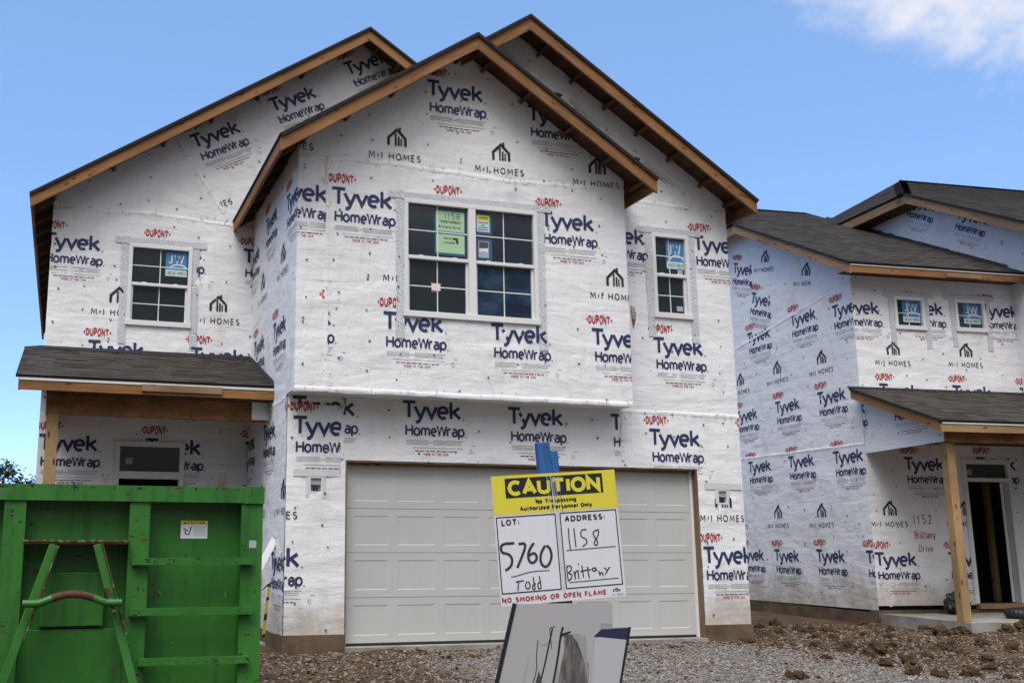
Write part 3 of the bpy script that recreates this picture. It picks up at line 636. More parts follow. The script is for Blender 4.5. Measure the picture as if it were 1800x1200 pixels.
# bay right return and soffit
wall(H, (XBR, YB, 0), (0, 1, 0), [[(0, 2.99), (-YB, 2.99), (-YB, 6.05), (0, 6.05)]], seed=5, caps=0)
mb = MB(); mb.box((XG, YB, 2.975), (XBR, -.001, 2.99), 'wrap'); mb.build('soffit', H)
# garage wall, lower storey + right wall with its gable
gp = [('T', -.692, 2.97, dict(clip=(-.70, 2, 2.60, 2.99), cut=[(-.72, -.07, 2.35, 2.87)])), ('T', -.692, 2.97, dict(clip=(-.06, .2, 2.40, 2.80))), ('T', -.68, 2.727, dict(clip=(-.7355, -.06, 0, 3))), ('T', .716, 2.974), ('T', 2.153, 2.946), ('T', 3.639, 2.915, dict(clip=(3, 3.79, 0, 3))), ('T', 4.217, 2.736, dict(clip=(3.8, 6, 0, 3))), ('T', 4.957, 1.177), ('M', 4.955, 1.60), ('M', -1.29, 1.58), ('T', -1.36, 1.155),
      ('T', 3.50, 5.53), ('T', 5.072, 5.531), ('T', 4.346, 4.006), ('T', 5.79, 4.0), ('T', 5.66, 2.75)]
ink_tilt = [('T', 1.55+.62*k, 8.62-.42*k, dict(rot=-34)) for k in ()]
gp += [('M', 2.55, 7.33, dict(rot=-33, clip=(1.5, 4.1, 6.1, 9))), ('M', 3.75, 6.52, dict(rot=-33))]
fine = [(m, q) for m, q in BT if min(p[1] for p in q) < -.57 and max(p[1] for p in q) > -.70]
gp += [('F', u, v, dict(rot=-33.5, polys=fine)) for u, v in ((2.34, 8.62), (3.40, 7.93), (4.55, 7.16))]
gp += [('G', 3.33, 7.05, dict(rot=-33, polys=[('cap_green', p) for p in ribbon([(0, 0), (.05, .03), (.1, 0), (.16, .03), (.22, 0)], .02)]))]
wall(H, (0, 0, 0), FR, [[(XG, .146), (XR, .155), (XR, 2.99), (XG, 2.99)], [(XBR, 2.99), (XR, 2.99), (XR, rg_z(XR)), (XBR, rg_z(XBR))], [(.9, 6.6), (XBR, 5.95), (XBR, rg_z(XBR)), (RP_, rg_z(RP_)), (.9, rg_z(.9))]],
     holes=[(0, 4.95, .0, 2.207), (4.4096, 4.9979, 4.284, 5.5023), (-.45, -.29, 1.82, 1.98), (5.25, 5.41, 1.74, 1.94)], prints=gp, seams=[((3.80, 2.30), (3.82, 2.98)), ((XBR, 2.98), (XR, 2.965)), ((XBR, 5.97), (XR, 5.93)), ((-.06, 2.22), (-.06, 2.99))], seed=6)
# hidden outer walls and floor that close the house
mb = MB()
mb.box((XL+.002, YL+.18, .05), (XL+.02, 12.4, 6.05), 'wrap'); mb.box((XR-.02, .18, .05), (XR-.002, 12.4, 6.05), 'wrap'); mb.box((XL+.03, 12.38, .05), (XR-.03, 12.4, 6.05), 'wrap')
mb.build('wall', H)
mb = MB(); mb.box((XL+.03, YL+.05, .05), (XR-.03, 12.3, .12), 'dark_interior'); mb.box((-2.9, 6.4, .12), (2.0, 6.5, 2.9), 'dark_interior'); mb.box((XL+.03, YL+.05, 2.9), (XR-.03, 12.3, 2.97), 'dark_interior'); mb.build('floor', H)
# foundation
mb = MB()
mb.box((XG-.018, -.020, -.4), (.0, .3, .150), 'concrete'); mb.box((4.95, -.022, -.4), (XR+.018, .3, .160), 'concrete'); mb.box((XG-.018, .3, -.4), (XG+.2, YL+.2, .135), 'concrete'); mb.box((XL-.02, YL-.018, -.4), (XG-.018, YL+.2, .06), 'concrete'); mb.box((XR-.2, .3, -.4), (XR+.018, 12.4, .15), 'concrete')
mb.box((XL-.02, YL+.2, -.4), (XL+.2, 12.42, .06), 'concrete')
mb.box((0, -.06, -.4), (4.95, .35, -.004), 'slab_concrete'); mb.build('foundation', H)
# garage door
D0 = .13; mb = MB(); dw, dh = 4.95, 2.207; x0, x1, z0, z1 = .045, 4.905, .03, 2.165; sh = (z1-z0)/4; pw = (x1-x0)/8
for k in range(4):
    a, b = z0+k*sh, z0+(k+1)*sh-.005
    mb.box((x0, D0+.004, b), (x1, D0+.04, b+.005), 'rubber')
    for i in range(8):
        p0, p1 = x0+i*pw, x0+(i+1)*pw
        X = [p0, p0+.05, p0+.085, p1-.085, p1-.05, p1]; Zs = [a, a+.088, a+.098, b-.098, b-.088, b]
        if i == 0: X[1] += .04; X[2] += .04
        if i == 7: X[3] -= .04; X[4] -= .04
        dep = lambda i_, j_: (D0 if (i_ in (0, 5) or j_ in (0, 5)) else D0 if (i_ in (1, 4) or j_ in (1, 4)) else D0+.0045)
        vs = [(X[i_], dep(i_, j_), Zs[j_]) for j_ in range(6) for i_ in range(6)]
        fs = [(j_*6+i_, j_*6+i_+1, (j_+1)*6+i_+1, (j_+1)*6+i_) for j_ in range(5) for i_ in range(5) if not (i_ == 2 and j_ == 2)]
        mb.add(vs, fs, 'door_paint')
        nb = 7; xx = [X[2]+(X[3]-X[2])*q/nb for q in range(nb+1)]; cv, cf = [], []
        for q in range(nb):
            for (xa, dd) in ((xx[q]+.004, D0+.0045), (xx[q+1]-.004, D0+.0045)):
                cv += [(xa, dd, Zs[2]), (xa, dd, Zs[3])]
            cv += [(xx[q+1], D0+.0065, Zs[2]), (xx[q+1], D0+.0065, Zs[3])]
        cols_ = [cv[2*q:2*q+2] for q in range(len(cv)//2)]; cols_ = [[(X[2], D0+.0045, Zs[2]), (X[2], D0+.0045, Zs[3])]]+cols_[:-1]+[[(X[3], D0+.0045, Zs[2]), (X[3], D0+.0045, Zs[3])]]
        flat = [p for c_ in cols_ for p in c_]; mb.add(flat, [(2*q, 2*q+2, 2*q+3, 2*q+1) for q in range(len(cols_)-1)], 'door_paint')
gd = mb.build('garage_door', H)
mb = MB(); mb.box((x0, D0-.006, .0), (x1, D0+.03, .03), 'rubber'); mb.build('bottom_seal', gd)
mb = MB(); mb.box((0, .0, 0), (.02, .17, 2.187), 'jamb_wood'); mb.box((4.93, .0, -.004), (4.95, .17, 2.187), 'jamb_wood'); mb.box((0, .0, 2.187), (4.95, .17, 2.207), 'jamb_wood')
mb.box((.02, .10, 0), (.05, .125, 2.187), 'door_paint'); mb.box((4.89, .10, 0), (4.93, .125, 2.187), 'vinyl'); mb.box((.05, .10, 2.155), (4.89, .125, 2.187), 'pine_weathered'); mb.build('door_jamb', gd)
# windows
def note(name, layers): return (name, layers)
def tx(m, s, u, v, cap, w, width=None, gap=.2, d=-.019): return [(m, p, d+.0001*(k % 6)) for k, p in enumerate(text(s, u, v, cap, w, width, gap))]
wu = .632
n1 = [('tape_blue', rect(1.055, 1.475, 4.81, 5.42), -.0212), ('paper_green', rect(1.075, 1.462, 5.125, 5.395), -.0202), ('paper_green', rect(1.075, 1.462, 4.84, 5.085), -.0202)]
n1 += tx('pen', '1158', 1.19, 5.29, .09, .008, .21, .3) + tx('pen', 'STREETADDRESS', 1.14, 5.235, .026, .005, .27) + tx('pen', 'Brittany Drive', 1.11, 5.17, .032, .006, .30) + [('pen', p, -.0188) for p in ribbon([(1.10, 5.265), (1.44, 5.265)], .004)]
n1 += tx('pen', 'Permits', 1.185, 5.02, .030, .006, .13) + [('pen', p, -.0188) for p in ribbon([(1.31, 5.035), (1.36, 5.03), (1.365, 4.97)], .03)] + tx('pen', 'LOUDERMILK'[:6], 1.17, 4.965, .026, .006, .16)
n2 = [('tape_blue', rect(1.60, 1.845, 5.135, 5.42), -.0212), ('yellow_label', rect(1.635, 1.815, 5.315, 5.39), -.0202), ('label_pale', rect(1.635, 1.815, 5.165, 5.315), -.0202)]
n2 += tx('pen', 'CAUTION', 1.66, 5.335, .034, .006, .13) + tx('pen', 'CONSTRUCTION', 1.655, 5.28, .016, .004, .14) + tx('pen', 'AREA', 1.70, 5.245, .016, .004, .05) + tx('pen', 'AUTHORIZED', 1.665, 5.215, .016, .004, .12) + tx('pen', 'PERSONNEL ONLY', 1.65, 5.185, .016, .004, .15)
n3 = [('tape_blue', rect(1.63, 1.845, 4.80, 5.07), -.0212), ('paper_grey', rect(1.655, 1.80, 4.82, 5.04), -.0202), ('print_dark', [(1.665, 4.945), (1.79, 4.955), (1.79, 5.03), (1.665, 5.03)], -.0196), ('paper_white', [(1.665, 4.89), (1.735, 4.905), (1.79, 4.885), (1.79, 4.945), (1.665, 4.935)], -.0192)]
n4 = [('paper_white', rect(1.015, 1.135, 4.34, 4.43), -.0400), ('red_print', [(1.01, 4.46), (1.04, 4.44), (1.09, 4.45), (1.145, 4.435), (1.145, 4.428), (1.012, 4.428)], -.0402), ('red_print', rect(1.015, 1.10, 4.318, 4.342), -.0398)]
window(H, (0, YB, 0), FR, .632, 2.472, 3.971, 5.502, 2, True, [('notice', n1), ('notice', n2), ('notice', n3), ('notice', n4)], film=(1, 1))
window(H, (0, 0, 0), FR, 4.4096, 4.9979, 4.284, 5.5023, 1, True, [jw_note(4.66, 4.935, 5.01, 5.42), ('sticker', [('paper_grey', rect(4.83, 4.91, 4.92, 5.02), -.020)]), ('sticker', [('paper_grey', rect(4.80, 4.90, 4.41, 4.48), -.040)])])
window(H, (0, YL, 0), FR, -2.5635, -1.6473, 4.284, 5.5023, 1, True, [jw_note(-2.03, -1.72, 5.06, 5.43)])
# light blocks beside the garage door
for cx, cz, full in ((-.37, 1.90, 0), (5.33, 1.84, 1)):
    mb = MB()
    for a0, a1, b0, b1 in ((-.08, .08, .08, .10), (-.08, .08, -.10, -.08), (-.08, -.065, -.08, .08), (.065, .08, -.08, .08)): mb.box((cx+a0, -.012, cz+b0), (cx+a1, .05, cz+b1), 'vinyl')
    mb.box((cx-.08, .05, cz-.10), (cx+.08, .06, cz+.10), 'paper_grey'); mb.box((cx-.064, .012, cz-.0), (cx+.064, .049, cz+.079), 'paper_grey')
    for k in (-.018, .018): mb.box((cx+k-.012, .004, cz-.075), (cx+k+.012, .02, cz-.005), 'rubber')
    for (a0, a1, b0, b1, d) in ((-.28, .30, .10, .185, .016), (-.12, -.082, -.16, .095, .014), (.082, .12, -.16, .095, .014)): mb.add([(cx+a0, -d, cz+b0), (cx+a1, -d, cz+b0), (cx+a1, -d-.002, cz+b1), (cx+a0, -d-.002, cz+b1)], [(0, 1, 2, 3)], 'tape_clear')
    mb.build('light_block', H)
# torn flap beside the bay corner
mb = MB(); L = [(4.035, 4.43), (4.085, 4.40), (4.115, 4.33), (4.105, 4.22), (4.065, 4.10), (4.045, 4.2), (4.035, 4.32)]
mb.add([(u, -.013, v) for u, v in L], [tuple(range(len(L)))[::-1]], 'osb', [[(u, v) for u, v in L][::-1]])
for k in range(9):
    z = 4.40-k*.021; w_ = .055-.0035*k; mb.obox((4.04+.002*k, -.026, z), (w_, 0, .006), (0, .012, 0), (0, -.004, .013), 'vinyl')
mb.build('torn_flap', H)

# roofs of the main house
RH = .145
def gable_front(roof, y, xl, xr, xp, z_e, z_p, left=True, right=True, h=RH, xstart=None):
    for sgn, x, on in ((1, xl, left), (-1, xr, right)):
        if not on: continue
        p0 = V((x if not (xstart and sgn == 1) else xstart, y, z_e-.038+(PITCH*(xstart-xl) if (xstart and sgn == 1) else 0))); p1 = V((xp, y, z_p-.038))
        mb = MB(); plank(mb, p0, p1, h, .038, (0, 1, 0), 'pine'); mb.build('rake_board', roof)
def lookouts(roof, y0, y1, xl, xr, xp, z_e, xs):
    for x in xs:
        z = z_e+PITCH*min(x-xl, xr-x)-.05
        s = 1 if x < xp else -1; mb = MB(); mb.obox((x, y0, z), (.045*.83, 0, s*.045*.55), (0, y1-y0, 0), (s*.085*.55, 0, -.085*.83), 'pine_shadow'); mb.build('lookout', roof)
def eave_board(roof, x, y0, y1, z, m='pine', s=-1, h=.14):
    mb = MB(); mb.box((x if s < 0 else x-.038, y0, z-h-.035), (x+.038 if s < 0 else x, y1, z-.036), m); mb.build('fascia', roof)
def tails(roof, x0, x1, y0, y1, z, step=.61):
    y = y0+.35
    while y < y1:
        mb = MB(); d = 1 if x1 > x0 else -1
        mb.obox((x0, y, z-.045), (x1-x0, 0, PITCH*abs(x1-x0)), (0, .038, 0), (0, 0, -.11), 'pine_shadow'); mb.build('rafter_tail', roof); y += step
# bay roof
yf = YB-OV
zpk = EZ+PITCH*2.5375
r1 = roof_plane(H, [(-1.07, YL-.02, EZ-.014), (-1.07, yf-.03, EZ-.014), (BP_, yf-.03, zpk), (BP_, YL-.02, zpk)], courses=False)
roof_plane(None, [(4.045, yf-.03, EZ-.014), (4.045, -.002, EZ-.014), (BP_, -.002, zpk), (BP_, yf-.03, zpk)], mb=(m2 := MB()), courses=False); m2.build('roof_slope', r1)
gable_front(r1, yf, -1.05, 4.025, BP_, EZ, zpk); eave_board(r1, -1.05, yf+.038, YL-.01, EZ); eave_board(r1, 4.025, yf+.038, -.003, EZ, s=1)
lookouts(r1, yf+.038, YB-.012, -1.05, 4.025, BP_, EZ, [-.75, -.2, .4, 1.0, 1.30, 1.75, 2.3, 2.9, 3.45, 3.9])
tails(r1, -1.01, XG-.01, yf+.1, YL, EZ+.02)
# right gable roof
zp2 = EZ+PITCH*3.4375; yr = -OV
r2 = roof_plane(H, [(5.875, yr-.03, EZ-.014), (5.875, 12.6, EZ-.014), (RP_, 12.6, zp2), (RP_, yr-.03, zp2)], courses=False)
roof_plane(None, [(1.35, 3.4, EZ+PITCH*2.36), (1.35, yr-.03, EZ+PITCH*2.36), (RP_, yr-.03, zp2), (RP_, 3.4, zp2)], mb=(m2 := MB()), courses=False); m2.build('roof_slope', r2)
gable_front(r2, yr, -1.02, 5.855, RP_, EZ, zp2, xstart=1.42); eave_board(r2, 5.855, yr+.038, 12.5, EZ, s=1)
lookouts(r2, yr+.038, -.012, -1.02, 5.855, RP_, EZ, [1.9, 2.75, 3.25, 3.75, 4.25, 4.75, 5.25, 5.65]); tails(r2, 5.815, XR+.01, yr+.1, 3, EZ+.02)
# main gable roof behind
zp3 = EZ+PITCH*4.9035; ym = YL-OV
r3 = roof_plane(H, [(-3.972, 12.6, EZ-.014), (-3.972, ym-.03, EZ-.014), (LP_, ym-.03, zp3), (LP_, 12.6, zp3)], courses=False)
roof_plane(None, [(2.46, ym-.03, EZ+PITCH*3.395+.008), (2.46, 12.6, EZ+PITCH*3.395+.008), (LP_, 12.6, zp3), (LP_, ym-.03, zp3)], mb=(m2 := MB()), courses=False); m2.build('roof_slope', r3)
mb = MB(); plank(mb, (-3.952, ym, EZ-.038), (LP_, ym, zp3-.038), RH, .038, (0, 1, 0), 'pine'); mb.build('rake_board', r3)
mb = MB(); plank(mb, (2.40, ym, EZ+PITCH*3.455-.038), (LP_, ym, zp3-.038), RH, .038, (0, 1, 0), 'pine'); mb.build('rake_board', r3)
eave_board(r3, -3.952, ym+.038, 12.5, EZ); lookouts(r3, ym+.038, YL-.012, -3.952, 5.855, LP_, EZ, [-3.7, -2.9, -2.2, -1.5, -.8, -.1, .6, 1.15, 1.5]); tails(r3, -3.915, XL+.02, ym+.1, 12.2, EZ+.02)

# porch
zt, ze, ye = 3.863, 3.208, .85
pr = roof_plane(H, [(-3.915, ye-.03, ze-.01), (XG-.012, ye-.03, ze-.01), (XG-.012, YL-.005, zt), (-3.915, YL-.005, zt)], thick=.03)
mb = MB(); mb.box((-3.87, ye-.026, ze-.068), (XG-.012, ye-.020, ze-.040), 'drip_edge'); mb.build('drip_edge', pr)
mb = MB(); mb.box((-3.88, ye-.018, ze-.185), (XG-.012, ye+.02, ze-.042), 'pine'); mb.build('fascia', pr)
mb = MB(); mb.obox((-2.42, ye-.048, ze-.060), (1.0, 0, .0), (0, .03, 0), (0, 0, -.085), 'pine_weathered'); mb.build('scrap_board', pr)
mb = MB(); plank(mb, (-3.88, ye+.02, ze-.04), (-3.88, YL-.01, zt-.045), .14, .038, (1, 0, 0), 'pine'); mb.build('rake_board', pr)
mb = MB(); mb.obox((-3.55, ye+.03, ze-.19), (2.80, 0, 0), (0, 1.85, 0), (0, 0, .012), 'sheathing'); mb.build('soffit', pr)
mb = MB(); mb.add([(-3.92, YL-.022, zt+.004), (XG-.02, YL-.022, zt+.004), (XG-.02, YL-.024, zt+.055), (-3.70, YL-.024, zt+.05), (-3.92, YL-.024, zt+.02)], [(0, 1, 2, 3, 4)], 'felt')
mb.add([(XG-.018, ye-.02, ze+.0), (XG-.018, YL-.02, zt), (XG-.02, YL-.02, zt+.07), (XG-.02, ye-.02, ze+.07)], [(3, 2, 1, 0)], 'felt'); mb.build('step_flashing', pr)
mb = MB(); xa = -3.55
for i, w_ in enumerate((.95, .85, .85, .12)): mb.box((xa, 1.15+.0015*(i % 2), 2.775), (xa+w_-.004, 1.29, 3.03), 'osb'); xa += w_
mb.box((-3.55, 1.292, 2.80), (-3.41, YL-.02, 3.02), 'osb'); mb.build('porch_beam', H)
mb = MB(); mb.box((XG-.24, 1.12, 2.79), (XG-.012, 1.145, 3.02), 'wrap'); mb.build('wrap_scrap', H)
mb = MB(); mb.obox((-3.53, 1.152, -.02), (.14, 0, 0), (0, .14, 0), (0, 0, 2.795), 'pine_pale'); mb.build('porch_post', H, .005)
mb = MB(); mb.box((XL, .95, -.3), (XG-.02, YL-.02, -.02), 'slab_concrete'); mb.build('porch_slab', H)
mb = MB()
for b0, b1, zz in ((-2.62, -2.55, 0), (-1.72, -1.65, 0)): mb.box((b0, YL-.03, .1), (b1, YL+.1, 2.54), 'vinyl')
mb.box((-2.62, YL-.03, 2.54), (-1.65, YL+.1, 2.61), 'vinyl'); mb.box((-2.55, YL-.028, 2.09), (-1.72, YL+.1, 2.19), 'vinyl'); dfm = mb.build('door_frame', H)
mb = MB(); mb.add([(-2.55, YL+.03, 2.19), (-1.72, YL+.03, 2.19), (-1.72, YL+.03, 2.54), (-2.55, YL+.03, 2.54)], [(0, 1, 2, 3)], 'glass'); mb.build('pane', dfm)
mb = MB(); mb.add([(q[0], YL+.028, q[1]) for q in rect(-2.46, -2.37, 2.29, 2.38)], [(0, 1, 2, 3)], 'paper_grey'); mb.build('sticker', dfm)

# ------------------------------------------------------------------ the neighbouring house
TH = rad(5); P0 = V((9.69, 2.119, 0))
NB = thing('house', 'smaller brown-roofed wrapped house on the right with an open door under its porch', 'house', P0, -TH)
XS = 3.306
npr = [('T', -.29, 5.375, dict(clip=(0, 9, 0, 9))), ('T', 1.00, 5.42), ('T', 2.58, 5.45), ('M', .343, 4.345), ('M', 1.813, 4.37), ('T', .36, 3.93), ('T', 1.82, 3.95), ('T', 3.2, 3.95), ('T', -.73, 3.70), ('T', .71, 2.673), ('T', 2.15, 2.70), ('M', -.009, 1.59), ('M', 1.453, 1.60), ('T', -.013, 1.081), ('T', 1.398, 1.083)]
hand = [('ink_marker', p) for p in text('1152', 0, 0, .16, .014, .36, .4)] + [('ink_marker', p) for p in text('Brittany', 0, -.24, .12, .012, .40, .25)] + [('ink_marker', p) for p in text('Drive', .06, -.46, .11, .012, .28, .25)]
npr.append(('H', .80, 1.55, dict(polys=hand)))
nz_f = lambda y: 6.05+.5*(y+.226)-.05
wall(NB, (0, 0, 0), FR, [[(0, .145), (XS, .145), (XS, nz_f(0)), (0, nz_f(0))]], holes=[(.813, 1.421, 4.905, 5.495), (2.05, 2.675, 4.922, 5.507), (1.93, 2.76, .14, 2.60)], prints=npr, seams=[((0, 3.72), (XS, 3.74)), ((.22, .2), (.17, .62))], seed=8)
nsd = []
DW = 5.6
us = lambda y: DW-y
for y, v, rt in ((3.651, 7.036, -18), (3.059-.0, 6.26, -19)): nsd.append(('T', us(y), v, dict(rot=rt, clip=(0, us(3.0) if v > 7 else us(2.42), 0, 9))))
nsd += [('M', us(2.90), 6.72, dict(rot=-12)), ('M', us(1.62), 6.12, dict(rot=-12, clip=(0, us(1.08), 0, 9)))]
nsd += [('T', us(3.32), 5.44), ('T', us(1.835), 5.50), ('T', us(.57), 5.40), ('M', us(4.05), 4.33), ('M', us(2.73), 4.36), ('M', us(1.34), 4.33)]
nsd += [('T', us(3.95), 3.90), ('T', us(2.52), 3.92), ('T', us(1.18), 3.92), ('T', us(3.60), 2.84), ('T', us(2.22), 2.84), ('T', us(.86), 2.82), ('M', us(4.44), 1.60), ('M', us(3.03), 1.60), ('M', us(1.68), 1.59), ('T', us(4.05), 1.11), ('T', us(2.89), 1.11), ('T', us(1.56), 1.12), ('T', us(.20), 1.11)]
wall(NB, (0, DW, 0), (0, -1, 0), [[(0, .10), (DW, .145), (DW, nz_f(0)), (us(3.07), nz_f(3.07)), (0, nz_f(3.07))]], prints=nsd, seams=[((0, 2.95), (DW, 2.90)), ((us(3.9), 5.2), (us(0), 5.75))], seed=9, caps=.8)
# taller right-hand part: its left side wall and front
rz = lambda y: 8.217+.517*(y-1.957)-.06
up = [('T', 5-2.15+1.6, 8.20, dict(rot=-25)), ('T', 5-.90+1.6, 7.52, dict(rot=-25))]
up = [('T', 5-2.28, 8.32, dict(rot=-27)), ('T', 5-1.02, 7.66, dict(rot=-27))]
wall(NB, (XS, 5, 0), (0, -1, 0), [[(0, 5.6), (5, 5.6), (5, rz(0)), (3.05, rz(1.95)), (0, rz(1.95))], [(5, .1), (7, .1), (7, rz(-2)), (5, rz(0))]], prints=up, seed=10, caps=.6)
mb = MB(); mb.box((XS+.005, -1.99, .1), (9.5, -1.9, 6.0), 'wrap'); mb.box((XS+.02, 10, .1), (9.5, 10.1, 6.0), 'wrap'); mb.box((9.45, -1.88, .1), (9.5, 9.9, 6.0), 'wrap'); mb.box((.1, 8.0, .1), (XS-.02, 8.1, 6.0), 'wrap'); mb.box((.0, DW+.01, .1), (.05, 8.0, 7.5), 'wrap'); mb.build('wall', NB)
mb = MB(); mb.box((.02, .1, .1), (XS-.05, 7.9, .22), 'dark_interior'); mb.box((.05, .1, 2.75), (XS-.05, 7.9, 2.85), 'dark_interior')
mb.box((.06, 3.6, .22), (XS-.06, 3.7, 2.75), 'dark_interior'); mb.box((XS-.05, .02, .22), (XS-.03, 3.6, 2.75), 'dark_interior'); mb.box((.03, .1, .22), (.05, 3.6, 2.75), 'dark_interior'); mb.build('floor', NB)
mb = MB(); mb.box((2.80, .55, .23), (2.89, .63, 2.74), 'pine_pale'); mb.box((2.02, 1.9, .23), (2.06, 1.99, 2.74), 'pine_shadow'); mb.box((2.7, 1.6, .23), (2.74, 1.69, 2.74), 'pine_shadow'); mb.build('wall_stud', NB)
mb = MB(); mb.box((-.02, -.018, -.5), (XS, .2, .14), 'concrete'); mb.box((-.022, .2, -.5), (.2, 8.1, .10), 'concrete'); mb.build('foundation', NB)
window(NB, (0, 0, 0), FR, .813, 1.421, 4.905, 5.495, 1, False, [jw_note(1.005, 1.35, 5.05, 5.43)], tw=.10)
window(NB, (0, 0, 0), FR, 2.05, 2.675, 4.922, 5.507, 1, False, [jw_note(2.25, 2.60, 5.08, 5.44)], tw=.10)
mb = MB()
for b0, b1 in ((1.85, 1.93), (2.76, 2.83)): mb.box((b0, -.03, .24), (b1, .1, 2.58), 'vinyl')
mb.box((1.85, -.03, 2.58), (2.83, .1, 2.66), 'vinyl'); mb.box((1.93, -.028, 2.28), (2.76, .1, 2.34), 'vinyl'); mb.box((1.90, -.06, .15), (2.79, .1, .235), 'pine_weathered'); df2 = mb.build('door_frame', NB)
mb = MB(); mb.add([(q[0], .03, q[1]) for q in rect(1.93, 2.76, 2.34, 2.58)], [(0, 1, 2, 3)], 'glass'); mb.build('pane', df2)
mb = MB(); mb.add([(q[0], .028, q[1]) for q in rect(1.98, 2.08, 2.39, 2.49)], [(0, 1, 2, 3)], 'paper_grey'); mb.build('sticker', df2)
mb = MB(); mb.obox((2.70, .11, .25), (.55, .60, 0), (.033, -.030, 0), (0, 0, 2.02), 'vinyl'); dr = mb.build('door', NB)
for z in (.5, 1.25, 2.0):
    mb = MB(); mb.box((2.735, .09, z), (2.75, .12, z+.1), 'staple'); mb.build('hinge', dr)
# roofs
A1 = [(-.3, -.4), (-.3, 3.07), (1.8, 5.6), (2.9, 5.6)]
fz = lambda y: 6.05+.5*(y+.226)
nr = roof_plane(NB, [(-.32, -.43, fz(-.43)), (XS-.02, -.43, fz(-.43)), (XS-.02, 5.6, fz(5.6)), (1.8, 5.6, fz(5.6)), (-.32, 3.07, fz(3.07))])
roof_plane(None, [(-.32, 8.2, fz(3.07)), (-.32, 3.07, fz(3.07)), (1.8, 5.6, fz(5.6))], mb=(m2 := MB())); roof_plane(None, [(XS, 8.9, 7.0), (-.32, 8.3, 7.5), (1.8, 5.6, fz(5.6)), (XS, 5.6, fz(5.6))], mb=m2, courses=False); m2.build('roof_slope', nr)
m3 = MB()                                                    # hip and ridge caps
def caps_line(m3, p, q, w=.15, lift=.024, drop=.074):
    p, q = V(p), V(q); n = int((q-p).length/.14); d = (q-p)/n; sdv = d.cross(V((0, 0, 1))).normalized()*w
    for k in range(n):
        a, b = p+d*k, p+d*(k+1.15); m3.add([a+V((0, 0, lift+.012)), b+V((0, 0, lift)), b+sdv+V((0, 0, lift-drop)), a+sdv+V((0, 0, lift-drop+.012)), b-sdv+V((0, 0, lift-drop)), a-sdv+V((0, 0, lift-drop+.012))], [(0, 1, 2, 3), (1, 0, 5, 4)], 'shingle', [[(k*.3, .02), (k*.3+.14, .02), (k*.3+.14, .13), (k*.3, .13)]]*2)
caps_line(m3, (-.3, 3.07, fz(3.07)), (1.8, 5.6, fz(5.6))); caps_line(m3, (1.8, 5.6, fz(5.6)), (XS-.1, 5.6, fz(5.6))); m3.build('ridge_cap', nr)
mb = MB(); plank(mb, (-.3, -.40, fz(-.40)-.04), (-.3, 3.07, fz(3.07)-.04), .15, .038, (1, 0, 0), 'pine_weathered'); mb.build('rake_board', nr)
mb = MB(); mb.box((-.3, 3.072, fz(3.07)-.22), (-.262, 8.1, fz(3.07)-.04), 'pine_weathered'); mb.build('fascia', nr)
mb = MB(); mb.box((-.262, -.40, fz(-.4)-.185), (XS-.02, -.362, fz(-.4)-.062), 'pine'); mb.build('fascia', nr)
mb = MB(); mb.box((-.29, -.412, fz(-.4)-.064), (XS-.02, -.402, fz(-.4)-.034), 'drip_edge'); mb.build('drip_edge', nr)
mb = MB(); mb.box((1.60, -.43, fz(-.4)-.175), (2.30, -.402, fz(-.4)-.10), 'pine_weathered'); mb.build('scrap_board', nr)
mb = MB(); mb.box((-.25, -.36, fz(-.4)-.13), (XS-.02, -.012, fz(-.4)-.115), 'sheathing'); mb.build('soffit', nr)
for y in (.1, .75, 1.4, 2.05, 2.7):
    mb = MB(); mb.box((-.26, y, fz(y)-.15), (-.014, y+.04, fz(y)-.06), 'pine_shadow'); mb.build('lookout', nr)
r_z = lambda y: 8.217+.517*(y-1.957)
ur = roof_plane(NB, [(2.88, -2.4, r_z(-2.4)), (10, -2.4, r_z(-2.4)), (10, 4.5, r_z(4.5)), (4.95, 4.5, r_z(4.5)), (2.88, 1.957, r_z(1.957))])
roof_plane(None, [(2.88, 9, r_z(1.957)), (2.88, 1.957, r_z(1.957)), (4.95, 4.5, r_z(4.5))], mb=(m2 := MB())); roof_plane(None, [(10, 9.6, 7.2), (2.88, 9.2, 8.0), (4.95, 4.5, r_z(4.5)), (10, 4.5, r_z(4.5))], mb=m2, courses=False); m2.build('roof_slope', ur)
m3 = MB(); caps_line(m3, (2.9, 1.957, r_z(1.957)), (4.95, 4.5, r_z(4.5))); caps_line(m3, (4.95, 4.5, r_z(4.5)), (9.9, 4.5, r_z(4.5))); m3.build('ridge_cap', ur)
mb = MB(); plank(mb, (2.9, -2.38, r_z(-2.38)-.045), (2.9, 1.957, r_z(1.957)-.045), .15, .038, (1, 0, 0), 'pine_weathered'); mb.build('rake_board', ur)
mb = MB(); mb.box((2.9, 1.96, r_z(1.957)-.215), (2.938, 9, r_z(1.957)-.045), 'pine_weathered'); mb.build('fascia', ur)
mb = MB(); mb.box((2.94, 1.9, r_z(1.957)-.225), (XS-.012, 9, r_z(1.957)-.20), 'sheathing'); mb.build('soffit', ur)
mb = MB(); n_ = 30
for k in range(n_):
    ya, yb_ = 5*k/n_, 5*(k+1)/n_; h_ = .05+.02*noise.noise(V((k*.8, 2, 1)))
    mb.add([(XS-.03, ya, fz(ya)+.005), (XS-.03, yb_, fz(yb_)+.005), (XS-.022, yb_, fz(yb_)+h_), (XS-.022, ya, fz(ya)+h_)], [(0, 1, 2, 3)], 'felt')
mb.build('step_flashing', nr)
